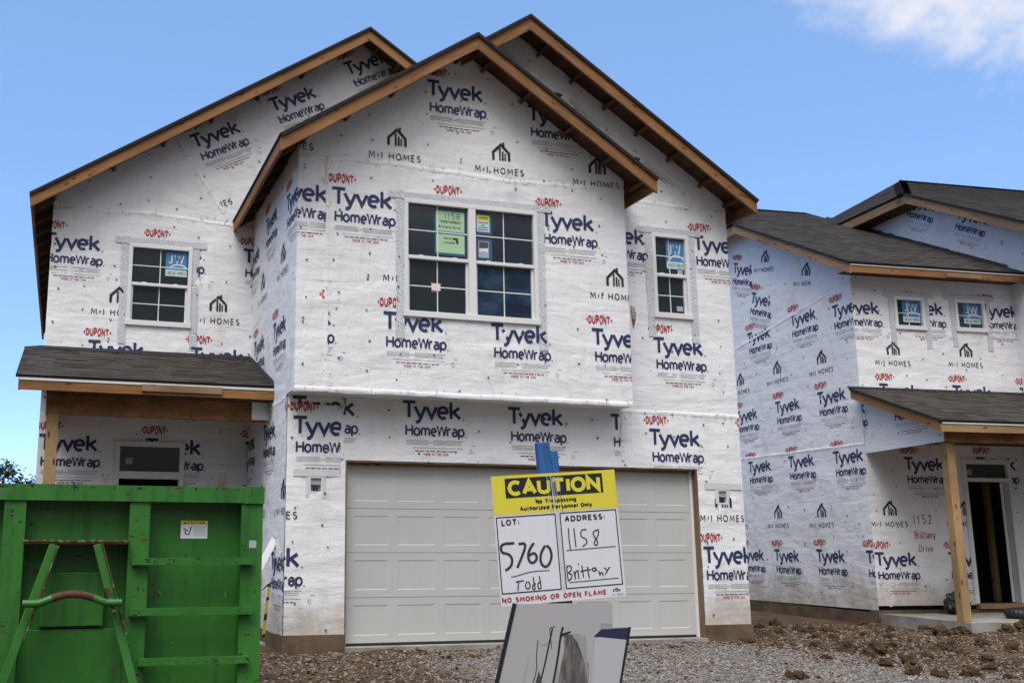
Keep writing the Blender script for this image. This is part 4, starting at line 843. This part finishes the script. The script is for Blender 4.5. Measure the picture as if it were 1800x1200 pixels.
# porch of the neighbour
pz = lambda y: 3.83+.376*y
npf = roof_plane(NB, [(-.22, -2.07, pz(-2.07)), (XS+.5, -2.07, pz(-2.07)), (XS+.5, -.006, pz(0)), (-.22, -.006, pz(0))], thick=.03)
mb = MB(); mb.box((-.2, -2.045, pz(-2.07)-.17), (XS+.5, -2.007, pz(-2.07)-.052), 'pine_pale'); mb.build('fascia', npf)
mb = MB(); mb.box((-.19, -2.056, pz(-2.07)-.052), (XS+.5, -2.046, pz(-2.07)-.028), 'drip_edge'); mb.build('drip_edge', npf)
mb = MB(); plank(mb, (-.2, -2.005, pz(-2.0)-.04), (-.2, -.012, pz(0)-.04), .13, .038, (1, 0, 0), 'pine'); mb.build('rake_board', npf)
mb = MB(); mb.box((.02, -2.0, pz(-2.07)-.155), (XS, -.012, pz(-2.07)-.14), 'sheathing'); mb.build('soffit', npf)
mb = MB(); mb.box((-.25, -.024, pz(0)+.004), (XS, -.016, pz(0)+.03), 'felt'); mb.build('step_flashing', npf)
wall(NB, (.0, -.014, 0), (0, -1, 0), [[(0, 2.72), (1.82, 2.755), (1.82, pz(-1.82)-.03), (0, pz(0)-.03)]], prints=[('T', -.72, 3.62), ('T', .75, 3.62)], seed=12, caps=.7)
mb = MB(); mb.box((.0, -1.875, 2.745), (XS, -1.836, 2.985), 'osb'); mb.box((0.02, -1.83, 2.76), (XS, -1.70, 2.98), 'osb'); mb.build('porch_beam', NB)
mb = MB(); mb.obox((.03, -1.83, .09), (.14, 0, 0), (0, .14, 0), (0, 0, 2.655), 'pine_pale'); mb.build('porch_post', NB, .006)
mb = MB(); mb.box((.02, -1.98, -.5), (XS+.5, -.02, .088), 'slab_concrete'); mb.build('porch_slab', NB)

# ------------------------------------------------------------------ dumpster
DY = -5.05
def chips(mb, x0, x1, z0, z1, y, n, size, seed, mats=('rust', 'rust', 'black'), edge=None):
    rr = random.Random(seed)
    for k in range(n):
        cx = rr.uniform(x0, x1); cz = (edge+rr.uniform(-.012, .004)) if edge is not None else rr.uniform(z0, z1); s_ = size*rr.uniform(.3, 1)**1.6; el = rr.uniform(.3, 2.6); Q = []
        for i in range(9):
            a = 2*math.pi*i/9; r = s_*rr.uniform(.45, 1.1); Q.append((min(max(cx+r*el*math.cos(a), x0), x1), min(max(cz+r/el*math.sin(a), z0), z1)))
        mb.add([(q[0], y-.0006-.0001*(k % 4), q[1]) for q in Q], [tuple(range(9))], rr.choice(mats))
DP = thing('dumpster', 'green steel roll-off dumpster with rust scrapes, cut off by the left edge', 'dumpster', (-3.19, DY, -.47))
dz = .47
def dpx(x): return x+3.19
mb = MB()      # body: end wall, sides, floor
mb.box((-1.12, .075, .12), (1.12, .095, 1.98), 'green_paint'); mb.box((-1.20, .05, .12), (-1.15, 4.3, 1.98), 'green_paint'); mb.box((1.15, .05, .12), (1.20, 4.3, 1.98), 'green_paint'); mb.box((-1.15, 4.25, .12), (1.15, 4.3, 1.98), 'green_paint'); mb.box((-1.15, .05, .12), (1.15, 4.25, .18), 'green_paint')
for k in range(6):
    for s in (-1, 1): mb.box((s*1.20 if s > 0 else -1.26, .5+k*.68, .15), (1.26 if s > 0 else -1.20, .62+k*.68, 1.90), 'green_paint')
chips(mb, -.3, 1.08, .6, 1.95, .075, 46, .020, 9, ('rust', 'rusty_green', 'black')); chips(mb, .5, .62, 1.2, 1.42, .0745, 6, .03, 12, ('rusty_green',)); body = mb.build('body', DP)
mb = MB(); mb.box((-1.235, -.06, 1.953), (1.155, .12, 2.058), 'green_paint'); mb.box((-1.235, .05, 1.96), (-1.13, 4.32, 2.055), 'green_paint'); mb.box((1.12, .19, 1.96), (1.235, 4.32, 2.055), 'green_paint'); mb.box((-1.13, 4.2, 1.96), (1.12, 4.32, 2.055), 'green_paint')
mb.box((1.10, -.068, 1.95), (1.238, .19, 2.064), 'green_paint'); chips(mb, -1.2, 1.09, 1.96, 2.056, -.06, 34, .022, 1, edge=2.05); chips(mb, -1.2, 1.09, 1.96, 2.056, -.06, 14, .010, 2); chips(mb, 1.11, 1.23, 1.955, 2.06, -.068, 6, .012, 4); mb.build('top_rail', DP)
for a, b in ((-.455, -.32), (.335, .470)):
    mb = MB(); mb.box((a, -.045, .1), (b, .075, 1.952), 'green_paint'); chips(mb, a+.004, b-.004, .5, 1.9, -.045, 26, .014, int(a*100)); mb.build('rib', DP)
for a, b in ((-1.235, -1.09), (1.085, 1.232)):
    mb = MB(); mb.box((a, -.05, .1), (b, .075, 1.952), 'green_paint'); chips(mb, a+.004, b-.004, .5, 1.9, -.05, 30, .012, int(a*100)); mb.build('corner_post', DP)
for a, b, z0_, z1_ in ((.362, 1.163, 1.54, 1.585), (.358, 1.163, 1.215, 1.263), (.43, 1.15, .90, .945), (.36, 1.16, .55, .60)):
    mb = MB(); mb.box((a, -.105, z0_), (b, -.062, z1_), 'green_paint'); mb.box((a, -.062, z0_), (a+.05, -.045, z1_), 'green_paint'); mb.box((b-.05, -.062, z0_), (b, -.05, z1_), 'green_paint'); chips(mb, a, b, z0_, z1_, -.105, 16, .012, int(z0_*100)); chips(mb, a+.08, a+.28, z0_+.01, z1_, -.1055, 7 if z0_ > 1.5 else 0, .024, 7, ('black',)); mb.build('ladder_rung', DP)
mb = MB(); mb.box((-.325, -.13, 1.675), (.340, .074, 1.687), 'rust'); mb.box((-.325, -.135, 1.687), (.340, -.122, 1.70), 'rusty_green'); mb.build('shelf_plate', DP)
mb = MB(); mb.box((-.32, .03, .2), (.335, .0745, 1.13), 'green_paint'); mb.box((-.20, .01, 1.15), (.20, .0745, 1.49), 'green_paint'); mb.build('stiffener_plate', DP, .004)
for s in (-1, 1):
    mb = MB(); a = V((s*.135, -.13, 1.672)); b = V((s*.455, -.20, .62)); ax = (b-a); w_ = V((1, 0, s*.30)).normalized()*.055
    mb.obox(a-w_/2, ax, w_, (0, .05, 0), 'green_paint'); mb.obox(a+w_*.5, ax*.55, w_*.18, (0, -.03, 0), 'rusty_green'); mb.obox(b-w_/2, V((s*.10, 0, -.40)), w_, (0, .05, 0), 'green_paint'); mb.build('hook_arm', DP, .004)
    mb = MB(); mb.obox((s*.19, -.235, 1.40), V((s*.055, 0, -.155)), (.022, 0, .006), (0, .08, 0), 'rusty_green'); mb.build('gusset', DP, .003)
mb = MB(); pts = [(-.30+.60*i/24, -.24, 1.31+.055*math.sin(math.pi*max(0, min(1, (i-4)/16)))) for i in range(25)]
mb.tube(pts[:8], .024, 'green_paint', 14); mb.tube(pts[7:18], .0245, 'rust', 14); mb.tube(pts[17:], .024, 'green_paint', 14); mb.build('hook_bar', DP)
mb = MB(); lx0, lx1, lz0, lz1 = .688, .870, 1.712, 1.832; y_ = .0725
L = [('paper_white', rect(lx0, lx1, lz0, lz1-.027), 0), ('yellow_label', rect(lx0, lx1, lz1-.027, lz1), 0)]
L += [('pen', p, .0004) for p in text('CAUTION', lx0+.045, lz1-.022, .018, .0045, .12, .2)] + [('pen', [(lx0+.012, lz1-.022), (lx0+.040, lz1-.022), (lx0+.026, lz1-.004)], .0004)]
for p in ([(lx0+.02, lz0+.07), (lx0+.035, lz0+.055), (lx0+.03, lz0+.035), (lx0+.05, lz0+.025)], [(lx0+.055, lz0+.025), (lx0+.07, lz0+.08)], [(lx0+.05, lz0+.055), (lx0+.035, lz0+.055)]): L += [('pen', q, .0005) for q in ribbon(p, .008)]
for k in range(6): L += [('paper_grey', q, .0005) for q in ribbon([(lx0+.085, lz0+.08-.012*k), (lx1-.012, lz0+.08-.012*k)], .004)]
for k, (m_, Q, d) in enumerate(L): mb.add([(q[0], y_-d-.0001*(k % 5), q[1]) for q in Q], [tuple(range(len(Q)))], m_)
mb.build('caution_label', DP)
mb = MB(); mb.add([(q[0], -.0525, q[1]) for q in rect(1.141, 1.19, 1.65, 1.70)], [(0, 1, 2, 3)], 'paper_grey'); mb.build('sticker', DP)
mb = MB(); mb.obox((-2.13, -4.0, 1.2), (.055, 0, 0), (0, .04, 0), (.02, 0, .56), 'bark')
tag(mb.build('timber_offcut'), 'short rough brown stick of wood poking up above the green dumpster rim', 'timber')

# ------------------------------------------------------------------ caution sign on a blue-topped stake
SG = thing('warning_sign', 'yellow and white CAUTION lot sign stapled to a blue-topped wooden stake', 'sign', (-1.12, -7.91, -.5))
sw, sh_ = .60, .574
Rm = Matrix.Rotation(rad(-5.343), 4, 'Z') @ Matrix.Rotation(rad(1.449), 4, 'X') @ Matrix.Rotation(rad(-4.055), 4, 'Y')
Cc = V((-1.120, -7.915, 1.249))
def sp3(u, w, d=0): return Cc+Rm @ V(((u-.5)*sw, -d, (w-.5)*sh_))-V(SG.location)
mb = MB()
pts = [sp3(0, 0, -.004), sp3(1, 0, -.004), sp3(1, 1, -.004), sp3(0, 1, -.004), sp3(0, 0, 0), sp3(1, 0, 0), sp3(1, 1, 0), sp3(0, 1, 0)]
mb.add(pts, [(0, 3, 2, 1), (4, 5, 6, 7), (0, 1, 5, 4), (1, 2, 6, 5), (2, 3, 7, 6), (3, 0, 4, 7)], 'sign_white')
k_ = 0
def pset(polys, m, d):
    global k_
    for Q in polys:
        if area(Q) < 0: Q = Q[::-1]
        k_ += 1; mb.add([sp3(q[0], q[1], d+.00005*(k_ % 7)) for q in Q], [tuple(range(len(Q)))], m)
asp = sw/sh_
def st(s, u, w, cap, wt, width, gap=.2): return text(s, u, w, cap, wt, width, gap)
pset([rect(0, 1, .697, 1)], 'sign_yellow', .0006); pset([rect(.104, .893, .822, .977)], 'black', .0012)
pset(st('CAUTION', .122, .838, .122, .030, .75, .03), 'sign_yellow', .0018)
pset(st('No Trespassing', .338, .767, .035, .0098, .325, .16), 'black', .0012); pset(st('Authorized Personnel Only', .208, .717, .035, .0098, .582, .16), 'black', .0012)
for (a, b, c, d_) in ((.016, .483, .095, .678), (.524, .979, .095, .681)): pset(ribbon([(a, c), (b, c), (b, d_), (a, d_), (a, c)], .008), 'black', .0012)
pset(st('LOT:', .053, .612, .048, .010, .14, .2), 'black', .0012); pset(st('ADDRESS:', .556, .611, .045, .010, .33, .2), 'black', .0012)
pset(st('NO SMOKING OR OPEN FLAME', .012, .024, .040, .0095, .83, .22), 'red_print', .0012)
pset([[(.925+q[0]*.24-.09, .030+q[1]*.11) for q in Q] for m_, Q in BM if min(p[1] for p in Q) > .05], 'black', .0012); pset(st('M/I HOMES', .885, .012, .012, .002, .10, .4), 'black', .0012)
HW = {'five': [(0.141, 0.474), (0.034, 0.476), (0.034, 0.406), (0.09, 0.398), (0.119, 0.352), (0.102, 0.296), (0.055, 0.27)], 'seven': [(0.174, 0.466), (0.238, 0.467), (0.193, 0.366), (0.15, 0.285)], 'six': [(0.296, 0.465), (0.257, 0.42), (0.238, 0.363), (0.254, 0.312), (0.294, 0.316), (0.315, 0.358), (0.29, 0.393), (0.246, 0.368)], 'zero': [(0.384, 0.439), (0.345, 0.385), (0.334, 0.318), (0.36, 0.271), (0.401, 0.285), (0.431, 0.35), (0.422, 0.413), (0.394, 0.439)], 'line': [(0.096, 0.218), (0.142, 0.222), (0.249, 0.248), (0.403, 0.245)], 'Tt': [(0.128, 0.178), (0.194, 0.183)], 'Ts': [(0.151, 0.178), (0.14, 0.108)], 'o': [(0.218, 0.174), (0.199, 0.147), (0.209, 0.118), (0.234, 0.121), (0.241, 0.154), (0.223, 0.175)], 'd1': [(0.286, 0.155), (0.258, 0.143), (0.256, 0.11), (0.279, 0.109), (0.271, 0.152), (0.268, 0.204)], 'd2': [(0.327, 0.167), (0.301, 0.155), (0.299, 0.112), (0.325, 0.111), (0.323, 0.153), (0.317, 0.21)], 'a1': [(0.581, 0.56), (0.579, 0.483), (0.583, 0.395)], 'a2': [(0.625, 0.558), (0.627, 0.48), (0.629, 0.408)], 'a5': [(0.725, 0.541), (0.678, 0.538), (0.677, 0.484), (0.718, 0.468), (0.724, 0.434), (0.683, 0.409)], 'a8': [(0.822, 0.532), (0.777, 0.521), (0.778, 0.488), (0.807, 0.447), (0.806, 0.414), (0.781, 0.411), (0.779, 0.44), (0.823, 0.494), (0.822, 0.532)], 'ul1': [(0.55, 0.388), (0.951, 0.392)], 'B1': [(0.542, 0.267), (0.54, 0.201), (0.545, 0.153)], 'B2': [(0.542, 0.267), (0.577, 0.269), (0.579, 0.236), (0.545, 0.214), (0.576, 0.203), (0.578, 0.175), (0.545, 0.153)], 'r': [(0.595, 0.225), (0.605, 0.145), (0.6, 0.197), (0.612, 0.224), (0.634, 0.227)], 'i': [(0.627, 0.223), (0.631, 0.162)], 'idot': [(0.634, 0.282), (0.639, 0.270)], 't1': [(0.663, 0.263), (0.668, 0.169)], 't1c': [(0.646, 0.217), (0.69, 0.224)], 't2': [(0.707, 0.251), (0.714, 0.161)], 't2c': [(0.69, 0.224), (0.734, 0.227)], 'a': [(0.774, 0.237), (0.745, 0.236), (0.743, 0.216), (0.767, 0.212), (0.777, 0.234), (0.778, 0.211)], 'n': [(0.796, 0.212), (0.802, 0.174), (0.809, 0.197), (0.825, 0.196), (0.828, 0.168)], 'y': [(0.842, 0.235), (0.862, 0.213)], 'y2': [(0.887, 0.236), (0.846, 0.181)], 'ul2': [(0.551, 0.139), (0.953, 0.144)]}
def smooth(P):
    if len(P) < 4: return P
    for _ in range(2):
        Q = [P[0]]
        for a, b in zip(P, P[1:]): Q += [(a[0]*.75+b[0]*.25, a[1]*.75+b[1]*.25), (a[0]*.25+b[0]*.75, a[1]*.25+b[1]*.75)]
        P = Q+[P[-1]]
    return P
for k, P in HW.items(): pset(ribbon(smooth(P) if k not in ('ul1', 'ul2') else P, .019 if k in ('five', 'seven', 'six', 'zero') else .009 if k not in ('line', 'ul1', 'ul2') else .006), 'pen', .0014)
for k in range(16):                       # runs of stake paint down the board
    u = .43+.135*random.random(); w1 = .985-random.random()*.02; w0 = w1-random.choice((.06, .1, .16, .22, .3)); wd = random.uniform(.0015, .0045)
    pset(ribbon([(u, w1), (u+.004, (w0+w1)/2), (u+.010, w0)], wd), random.choice(('print_navy', 'stake_blue', 'sign_white', 'sign_white', 'print_grey')), .0024)
for u in (.498, .512): pset(ribbon([(u, .70), (u-.001, .3), (u+.002, .05)], .0022), 'print_grey', .0016)
mb.build('sign_board', SG)
mb = MB(); o_ = V(SG.location)
top = sp3(.435, 1.285, -.030); bot = sp3(.46, -2.4, -.030); ax = top-bot; wv = (Rm.to_3x3() @ V((1, 0, 0)))*.105; dv = (Rm.to_3x3() @ V((0, 1, 0)))*.024
mb.obox(bot-wv*.2, ax*.82, wv, dv, 'pine_pale'); mb.obox(bot-wv*.2+ax*.82, ax*.18-V((0, 0, .02)), wv*.64, dv, 'stake_blue'); mb.obox(bot+wv*.45+ax*.82, ax*.165-V((0, 0, .03)), wv*.34, dv*.9, 'stake_blue')
mb.build('stake', SG, .003)

# ------------------------------------------------------------------ lower yard sign, partly bare panel
YS = thing('yard_sign', 'leaning pale panel with black side edges and torn grey print below the caution sign', 'sign', (-1.16, -8.06, -.46))
def yp(x, z, d=0): x = .8556*x-.4755; z = .8556*z+.1763; return V((x+1.16, (z-.5)*-.05-d, z+.46))
OUT = [(-1.104, .921), (-.560, .919), (-.560, .80), (-.462, .797), (-.592, .20), (-1.288, .20)]
def ypoly(m, Q, d):
    mb.add([yp(q[0], q[1], d) for q in Q], [tuple(range(len(Q)))], m)
mb = MB(); N_ = len(OUT); F_ = [yp(*q, 0) for q in OUT]; B_ = [yp(*q, -.006) for q in OUT]
mb.add(F_+B_, [tuple(range(N_))[::-1], tuple(range(N_, 2*N_))]+[(i, (i+1) % N_, N_+(i+1) % N_, N_+i) for i in range(N_)], 'panel_white')
def strip2(m, P, w, d):
    for Q in ribbon(P, w): ypoly(m, Q, d)
strip2('print_dark', [(-.905, .70), (-.915, .80), (-.885, .81)], .004, .001)
strip2('black', smooth([(-.842, .805), (-.856, .76), (-.870, .66), (-.905, .50), (-.95, .40)]), .011, .001)
strip2('black', smooth([(-.900, .80), (-.93, .68), (-.95, .60), (-.99, .48)]), .008, .001)
strip2('print_dark', smooth([(-.98, .745), (-.99, .66), (-.985, .60), (-1.03, .48)]), .005, .001); strip2('print_grey', smooth([(-1.03, .66), (-1.05, .58), (-1.07, .48)]), .004, .001); strip2('print_grey', [(-.96, .72), (-.90, .735)], .004, .001)
ypoly('print_light', [(-.70, .30), (-.665, .735), (-.64, .752), (-.485, .735), (-.57, .30)], .0009)
ypoly('print_figure', [(-.705, .30), (-.70, .62), (-.735, .69), (-.79, .768), (-.835, .768), (-.835, .70), (-.868, .56), (-.885, .30)][::-1], .0012)
ypoly('print_dark', [(-1.02, .30), (-1.0, .52), (-.975, .60), (-.955, .52), (-.965, .30)], .0011)
ypoly('print_grey', [(-.93, .30), (-.90, .52), (-.875, .62), (-.862, .56), (-.885, .30)], .0010)
ypoly('print_grey', [(-.70, .50), (-.715, .76), (-.78, .775), (-.745, .69), (-.72, .62)][::-1], .0016)
ypoly('black', [(-.86, .77), (-.80, .785), (-.80, .777), (-.855, .758)], .002)
ypoly('print_navy', [(-.625, .79), (-.467, .795), (-.482, .735), (-.67, .755)][::-1], .0012)
ypoly('print_grey', [(-.63, .82), (-.565, .815), (-.565, .79), (-.63, .79)][::-1], .0013)
mb.build('panel', YS)
mb = MB()
for P, w in (([(-1.104, .924), (-1.288, .20)], .016), ([(-.462, .797), (-.592, .20)], .012)):
    mb = MB()
    for Q in ribbon(P, w): mb.add([yp(q[0], q[1], .003) for q in Q]+[yp(q[0], q[1], -.010) for q in Q], [(0, 1, 2, 3), (7, 6, 5, 4), (0, 4, 5, 1), (1, 5, 6, 2), (2, 6, 7, 3), (3, 7, 4, 0)], 'black')
    mb.build('edge_strip', YS)

# ------------------------------------------------------------------ loose items by the walls
TB = MB(); TB.obox((-1.53, .28, -.05), (.74, .23, 1.33), (.072, -.012, -.036), (.0, .022, .0), 'vinyl'); tag(TB.build('trim_board'), 'white trim board leaning on the wrapped wall beside the green dumpster', 'board')
mb = MB(); P = [(-1.10, -.6, .18), (-1.08, -.6, .40), (-1.045, -.59, .72), (-1.04, -.58, .765), (-1.10, -.56, .70), (-1.16, -.52, .66)]
for i in range(len(P)-1):
    a, b = V(P[i]), V(P[i+1]); n_ = max(1, int((b-a).length/.035)); wv = V((.038, .01, .012))
    for k in range(n_):
        p, q = a+(b-a)*k/n_, a+(b-a)*(k+1)/n_; mb.add([p, p+wv, q+wv, q], [(0, 1, 2, 3)], 'yellow' if (k % 5) else 'black')
o = mb.build('caution_tape'); sm = o.modifiers.new('s', 'SOLIDIFY'); sm.thickness = .001; tag(o, 'strip of yellow and black caution tape hanging between the dumpster and the wrapped corner', 'tape')
def nl(x, y, z): c, s = math.cos(TH), math.sin(TH); return V((P0.x+c*x+s*y, P0.y-s*x+c*y, z))
def lump(name, r, m, sq=(1, 1, 1), sub=3, amp=.35, fr=1.6, seed=0):
    bm_v = []; import bmesh
    bm = bmesh.new(); bmesh.ops.create_icosphere(bm, subdivisions=sub, radius=1)
    for v in bm.verts:
        n0 = noise.noise(v.co*fr+V((seed*5.3, seed, 2)))+.5*noise.noise(v.co*fr*2.3+V((seed, 7, seed*2)))+.25*noise.noise(v.co*fr*5+V((1, seed*3, 4)))
        v.co = v.co*(1+amp*n0); v.co = V((v.co.x*sq[0]*r, v.co.y*sq[1]*r, v.co.z*sq[2]*r))
    me = bpy.data.meshes.new(name); bm.to_mesh(me); bm.free(); me.materials.append(MAT[m]); return me
o = bpy.data.objects.new('trash_bag', lump('trash_bag', .19, 'bag_black', (1.15, .8, 1.0), 4, .25, 2.5, 3)); COL.objects.link(o); o.location = nl(1.22, -.32, .25); tag(o, 'black crumpled trash bag slumped beside the leaning porch post of the right house', 'bag')
mb = MB()
def corr(P, R, n): return [R*(1+.10*math.sin(i*1.9)) for i in range(n)]
base = nl(1.95, -1.35, .165); ex = V((math.cos(TH), -math.sin(TH), 0)); ey = V((math.sin(TH), math.cos(TH), 0))
ring = [base+ex*(.62*math.cos(a))+ey*(.30*math.sin(a)) for a in [2*math.pi*i/150 for i in range(151)]]
mb.tube(ring, corr(ring, .075, 151), 'pipe_black', 12, False); tag(mb.build('drain_pipe'), 'coil of black corrugated drain pipe lying on the porch slab under the open front door', 'pipe')

# ------------------------------------------------------------------ clods, stones, crumbs
CL = [(7.74, 2.24, .137), (6.71, 1.25, .105), (9.23, 2.0, .103), (9.36, .85, .123), (8.8, -.03, .162), (9.1, -.08, .162), (9.94, -.10, .128), (10.22, -.15, .168), (6.23, -1.12, .15), (6.47, -1.35, .174), (7.64, -.32, .078), (5.38, -1.74, .083), (4.03, -2.9, .113), (4.18, -2.85, .057), (5.74, -2.3, .094), (6.13, -2.2, .118), (5.89, -2.6, .077), (5.52, -2.9, .104), (5.77, -3.0, .106), (5.95, -2.9, .088), (6.25, -2.95, .128), (5.43, -.20, .10), (6.01, -.77, .073), (.92, -.16, .052), (1.03, -.20, .048), (.99, -.82, .05), (.61, -.21, .043), (.22, -.79, .038), (1.41, -.64, .053), (-.19, -.36, .033), (-.92, -.37, .045), (-.76, -1.6, .05), (-.09, -.94, .037), (4.2, -.48, .064), (4.09, -.27, .051), (6.95, .55, .11), (7.3, 1.1, .09), (8.2, 1.15, .08), (7.1, -.9, .10), (7.5, -1.3, .12), (8.0, -1.0, .09), (8.6, -.9, .11), (9.4, -1.0, .12), (6.7, -1.9, .08), (7.4, -2.1, .10), (6.3, .25, .08), (6.0, .55, .12), (6.15, 1.0, .14), (6.5, 1.9, .12), (6.9, 2.3, .10), (7.3, 2.6, .09), (5.95, .1, .07), (3.3, -.3, .045), (2.5, -.25, .05), (1.9, -.33, .04), (3.0, -.8, .035), (-.5, -.25, .04), (-.62, -.8, .035)]
mesh_v = [lump('dirt_clod', 1, 'soil', (1, .9, 1.0), 4, .55, 1.8, k) for k in range(6)]
mesh_s = [lump('dirt_clod', 1, 'stone_tan', (1, .9, .75), 2, .45, 1.7, k+20) for k in range(3)]
rr = random.Random(17)
for _ in range(55):
    x_, y_ = rr.uniform(5.4, 9.6), rr.uniform(-3.2, 1.9)
    if (y_ > -.15 and x_ < 5.9) or (y_ > .0 and x_ > 9.2): continue
    CL.append((x_, y_, .03+.075*rr.random()**2.2))
rr = random.Random(3)
LABS = [(lambda x, y: x > 8.4, 'brown clod of dug soil in front of the right house porch'), (lambda x, y: x > 5.2 and y > -.5, 'brown clod of dug soil in the gap between the two houses'), (lambda x, y: x > 3.5 and y < -.6, 'brown clod of dug soil on the edge of the grey gravel'), (lambda x, y: True, 'small pale lump of stone and dirt near the garage door sill')]
for (x, y, s) in CL:
    near_g = x < 5 and y > -2 and s < .07
    if near_g: s *= 1.6
    o = bpy.data.objects.new('dirt_clod' if not near_g else 'rubble_stone', rr.choice(mesh_s if near_g else mesh_v)); COL.objects.link(o); s *= .74
    o.location = (x, y, gh(x, y)+s*(.35 if near_g else .12)); o.scale = (s*rr.uniform(.85, 1.25), s*rr.uniform(.8, 1.2), s*rr.uniform(.75, 1.05)); o.rotation_euler = (rr.uniform(-.4, .4), rr.uniform(-.4, .4), rr.uniform(0, 6.28))
    if near_g: tag(o, 'small pale lump of rubble on the dirt before the garage wall', 'stone', 'rubble stones by the garage')
    else:
        lab = next(t_ for f_, t_ in LABS if f_(x, y)); tag(o, lab, 'dirt clod', 'dirt clods '+('by the right porch' if x > 8.4 else 'between the houses' if x > 5.2 and y > -.5 else 'along the gravel'))
# gravel: thousands of small stones nobody could count
def stones(name, n, region, prob, size, mats, seed):
    rr = random.Random(seed); mb = MB(); k = 0; tries = 0
    OCT = [(1, 0, 0), (0, 1, 0), (-1, 0, 0), (0, -1, 0), (0, 0, 1), (0, 0, -1)]; OF = [(0, 1, 4), (1, 2, 4), (2, 3, 4), (3, 0, 4), (1, 0, 5), (2, 1, 5), (3, 2, 5), (0, 3, 5)]
    while k < n and tries < n*30:
        tries += 1; x = rr.uniform(region[0], region[1]); y = rr.uniform(region[2], region[3])
        if rr.random() > prob(x, y): continue
        s = size[0]+(size[1]-size[0])*rr.random()**2.2; a = rr.uniform(0, 6.28); c, sn = math.cos(a), math.sin(a); q = (rr.uniform(.7, 1.3)*s, rr.uniform(.6, 1.1)*s, rr.uniform(.5, .9)*s); z = gh(x, y)+q[2]*.35; tl = rr.uniform(-.5, .5)
        vs = []
        for v in OCT:
            px, py, pz_ = v[0]*q[0]*rr.uniform(.75, 1.2), v[1]*q[1]*rr.uniform(.75, 1.2), v[2]*q[2]*rr.uniform(.75, 1.15)
            px += v[2]*rr.uniform(-.3, .3)*s; pz_ += px*tl; vs.append((x+px*c-py*sn, y+px*sn+py*c, z+pz_))
        mb.add(vs, OF, rr.choice(mats)); k += 1
    return kind(mb.build(name), 'stuff')
inside = lambda x, y: 0 if (y > -.07 and x < 5.7) or (y > .1 and 9.5 < x) else 1
stones('gravel', 22000, (-1.3, 9, -4.2, -.05), lambda x, y: inside(x, y)*max(.015 if x > 5.6 else .10, drive(x, y)-.12), (.009, .026), ['stone_light', 'stone_light', 'stone_mid', 'stone_mid', 'stone_tan', 'stone_dark'], 1)
stones('dirt_crumbs', 19000, (-2.2, 11, -4, 2.2), lambda x, y: inside(x, y)*(1-.75*drive(x, y))*(.25+.75*max(0, noise.noise(V((x*1.2, y*1.2, 7)))+.35))*(1 if x > 5 else .5), (.008, .034), ['soil', 'soil', 'soil', 'stone_tan', 'stone_mid'], 2)

# ------------------------------------------------------------------ far trees on the left
def tree(x, y, h, w, seed, label):
    T = thing('tree', label, 'tree', (x, y, -.5), 0, 'far trees at the left edge'); rr = random.Random(seed)
    mb = MB(); mb.tube([(0, 0, 0), (.1, .05, h*.3), (-.05, 0, h*.6), (.05, .1, h*.85)], [.22, .17, .1, .04], 'bark', 8)
    tips = []
    for k in range(14):
        z = h*rr.uniform(.22, .75); a = rr.uniform(0, 6.28); l = w*rr.uniform(.5, .95)*(1-.5*max(0, z/h-.45)); tip = V((math.cos(a)*l, math.sin(a)*l, z+l*.4)); tips.append(tip); mb.tube([(0, 0, z*.92), tip*.5+V((0, 0, z*.45)), tip], [.07, .045, .02], 'bark', 6)
    mb.build('trunk', T)
    mb = MB(); cl = []
    for k in range(60):
        a = rr.uniform(0, 6.28); e = rr.random()**.6; zz = rr.uniform(.18, 1.0); rad_ = w*math.sqrt(max(.05, 1-((zz-.5)/.55)**2))*e; cl.append((V((math.cos(a)*rad_, math.sin(a)*rad_, h*zz)), rr.uniform(.35, .75)))
    for c, r in cl:
        for q in range(95):
            d = V((rr.gauss(0, 1), rr.gauss(0, 1), rr.gauss(0, .75))).normalized()*r*rr.random()**.4; p = c+d; s = rr.uniform(.06, .13)
            n = V((rr.gauss(0, 1), rr.gauss(0, 1), rr.gauss(.6, 1))).normalized(); a = n.cross(V((.3, .2, .9))).normalized()*s; b = n.cross(a).normalized()*s*.7
            mb.add([p-a, p-b*.7, p+a, p+b*.7], [(0, 1, 2, 3)], 'leaf')
    mb.build('crown', T)
tree(-6.3, 45, 5.35, 1.75, 5, 'rounded dark green tree beyond the dumpster, taller one at the left edge'); tree(-4.75, 47, 4.9, 1.15, 8, 'lower dark green tree beyond the dumpster, next to the wrapped house wall'); tree(-9.2, 46, 5.9, 2.2, 9, 'tall leafy tree mostly outside the left edge beyond the dumpster')
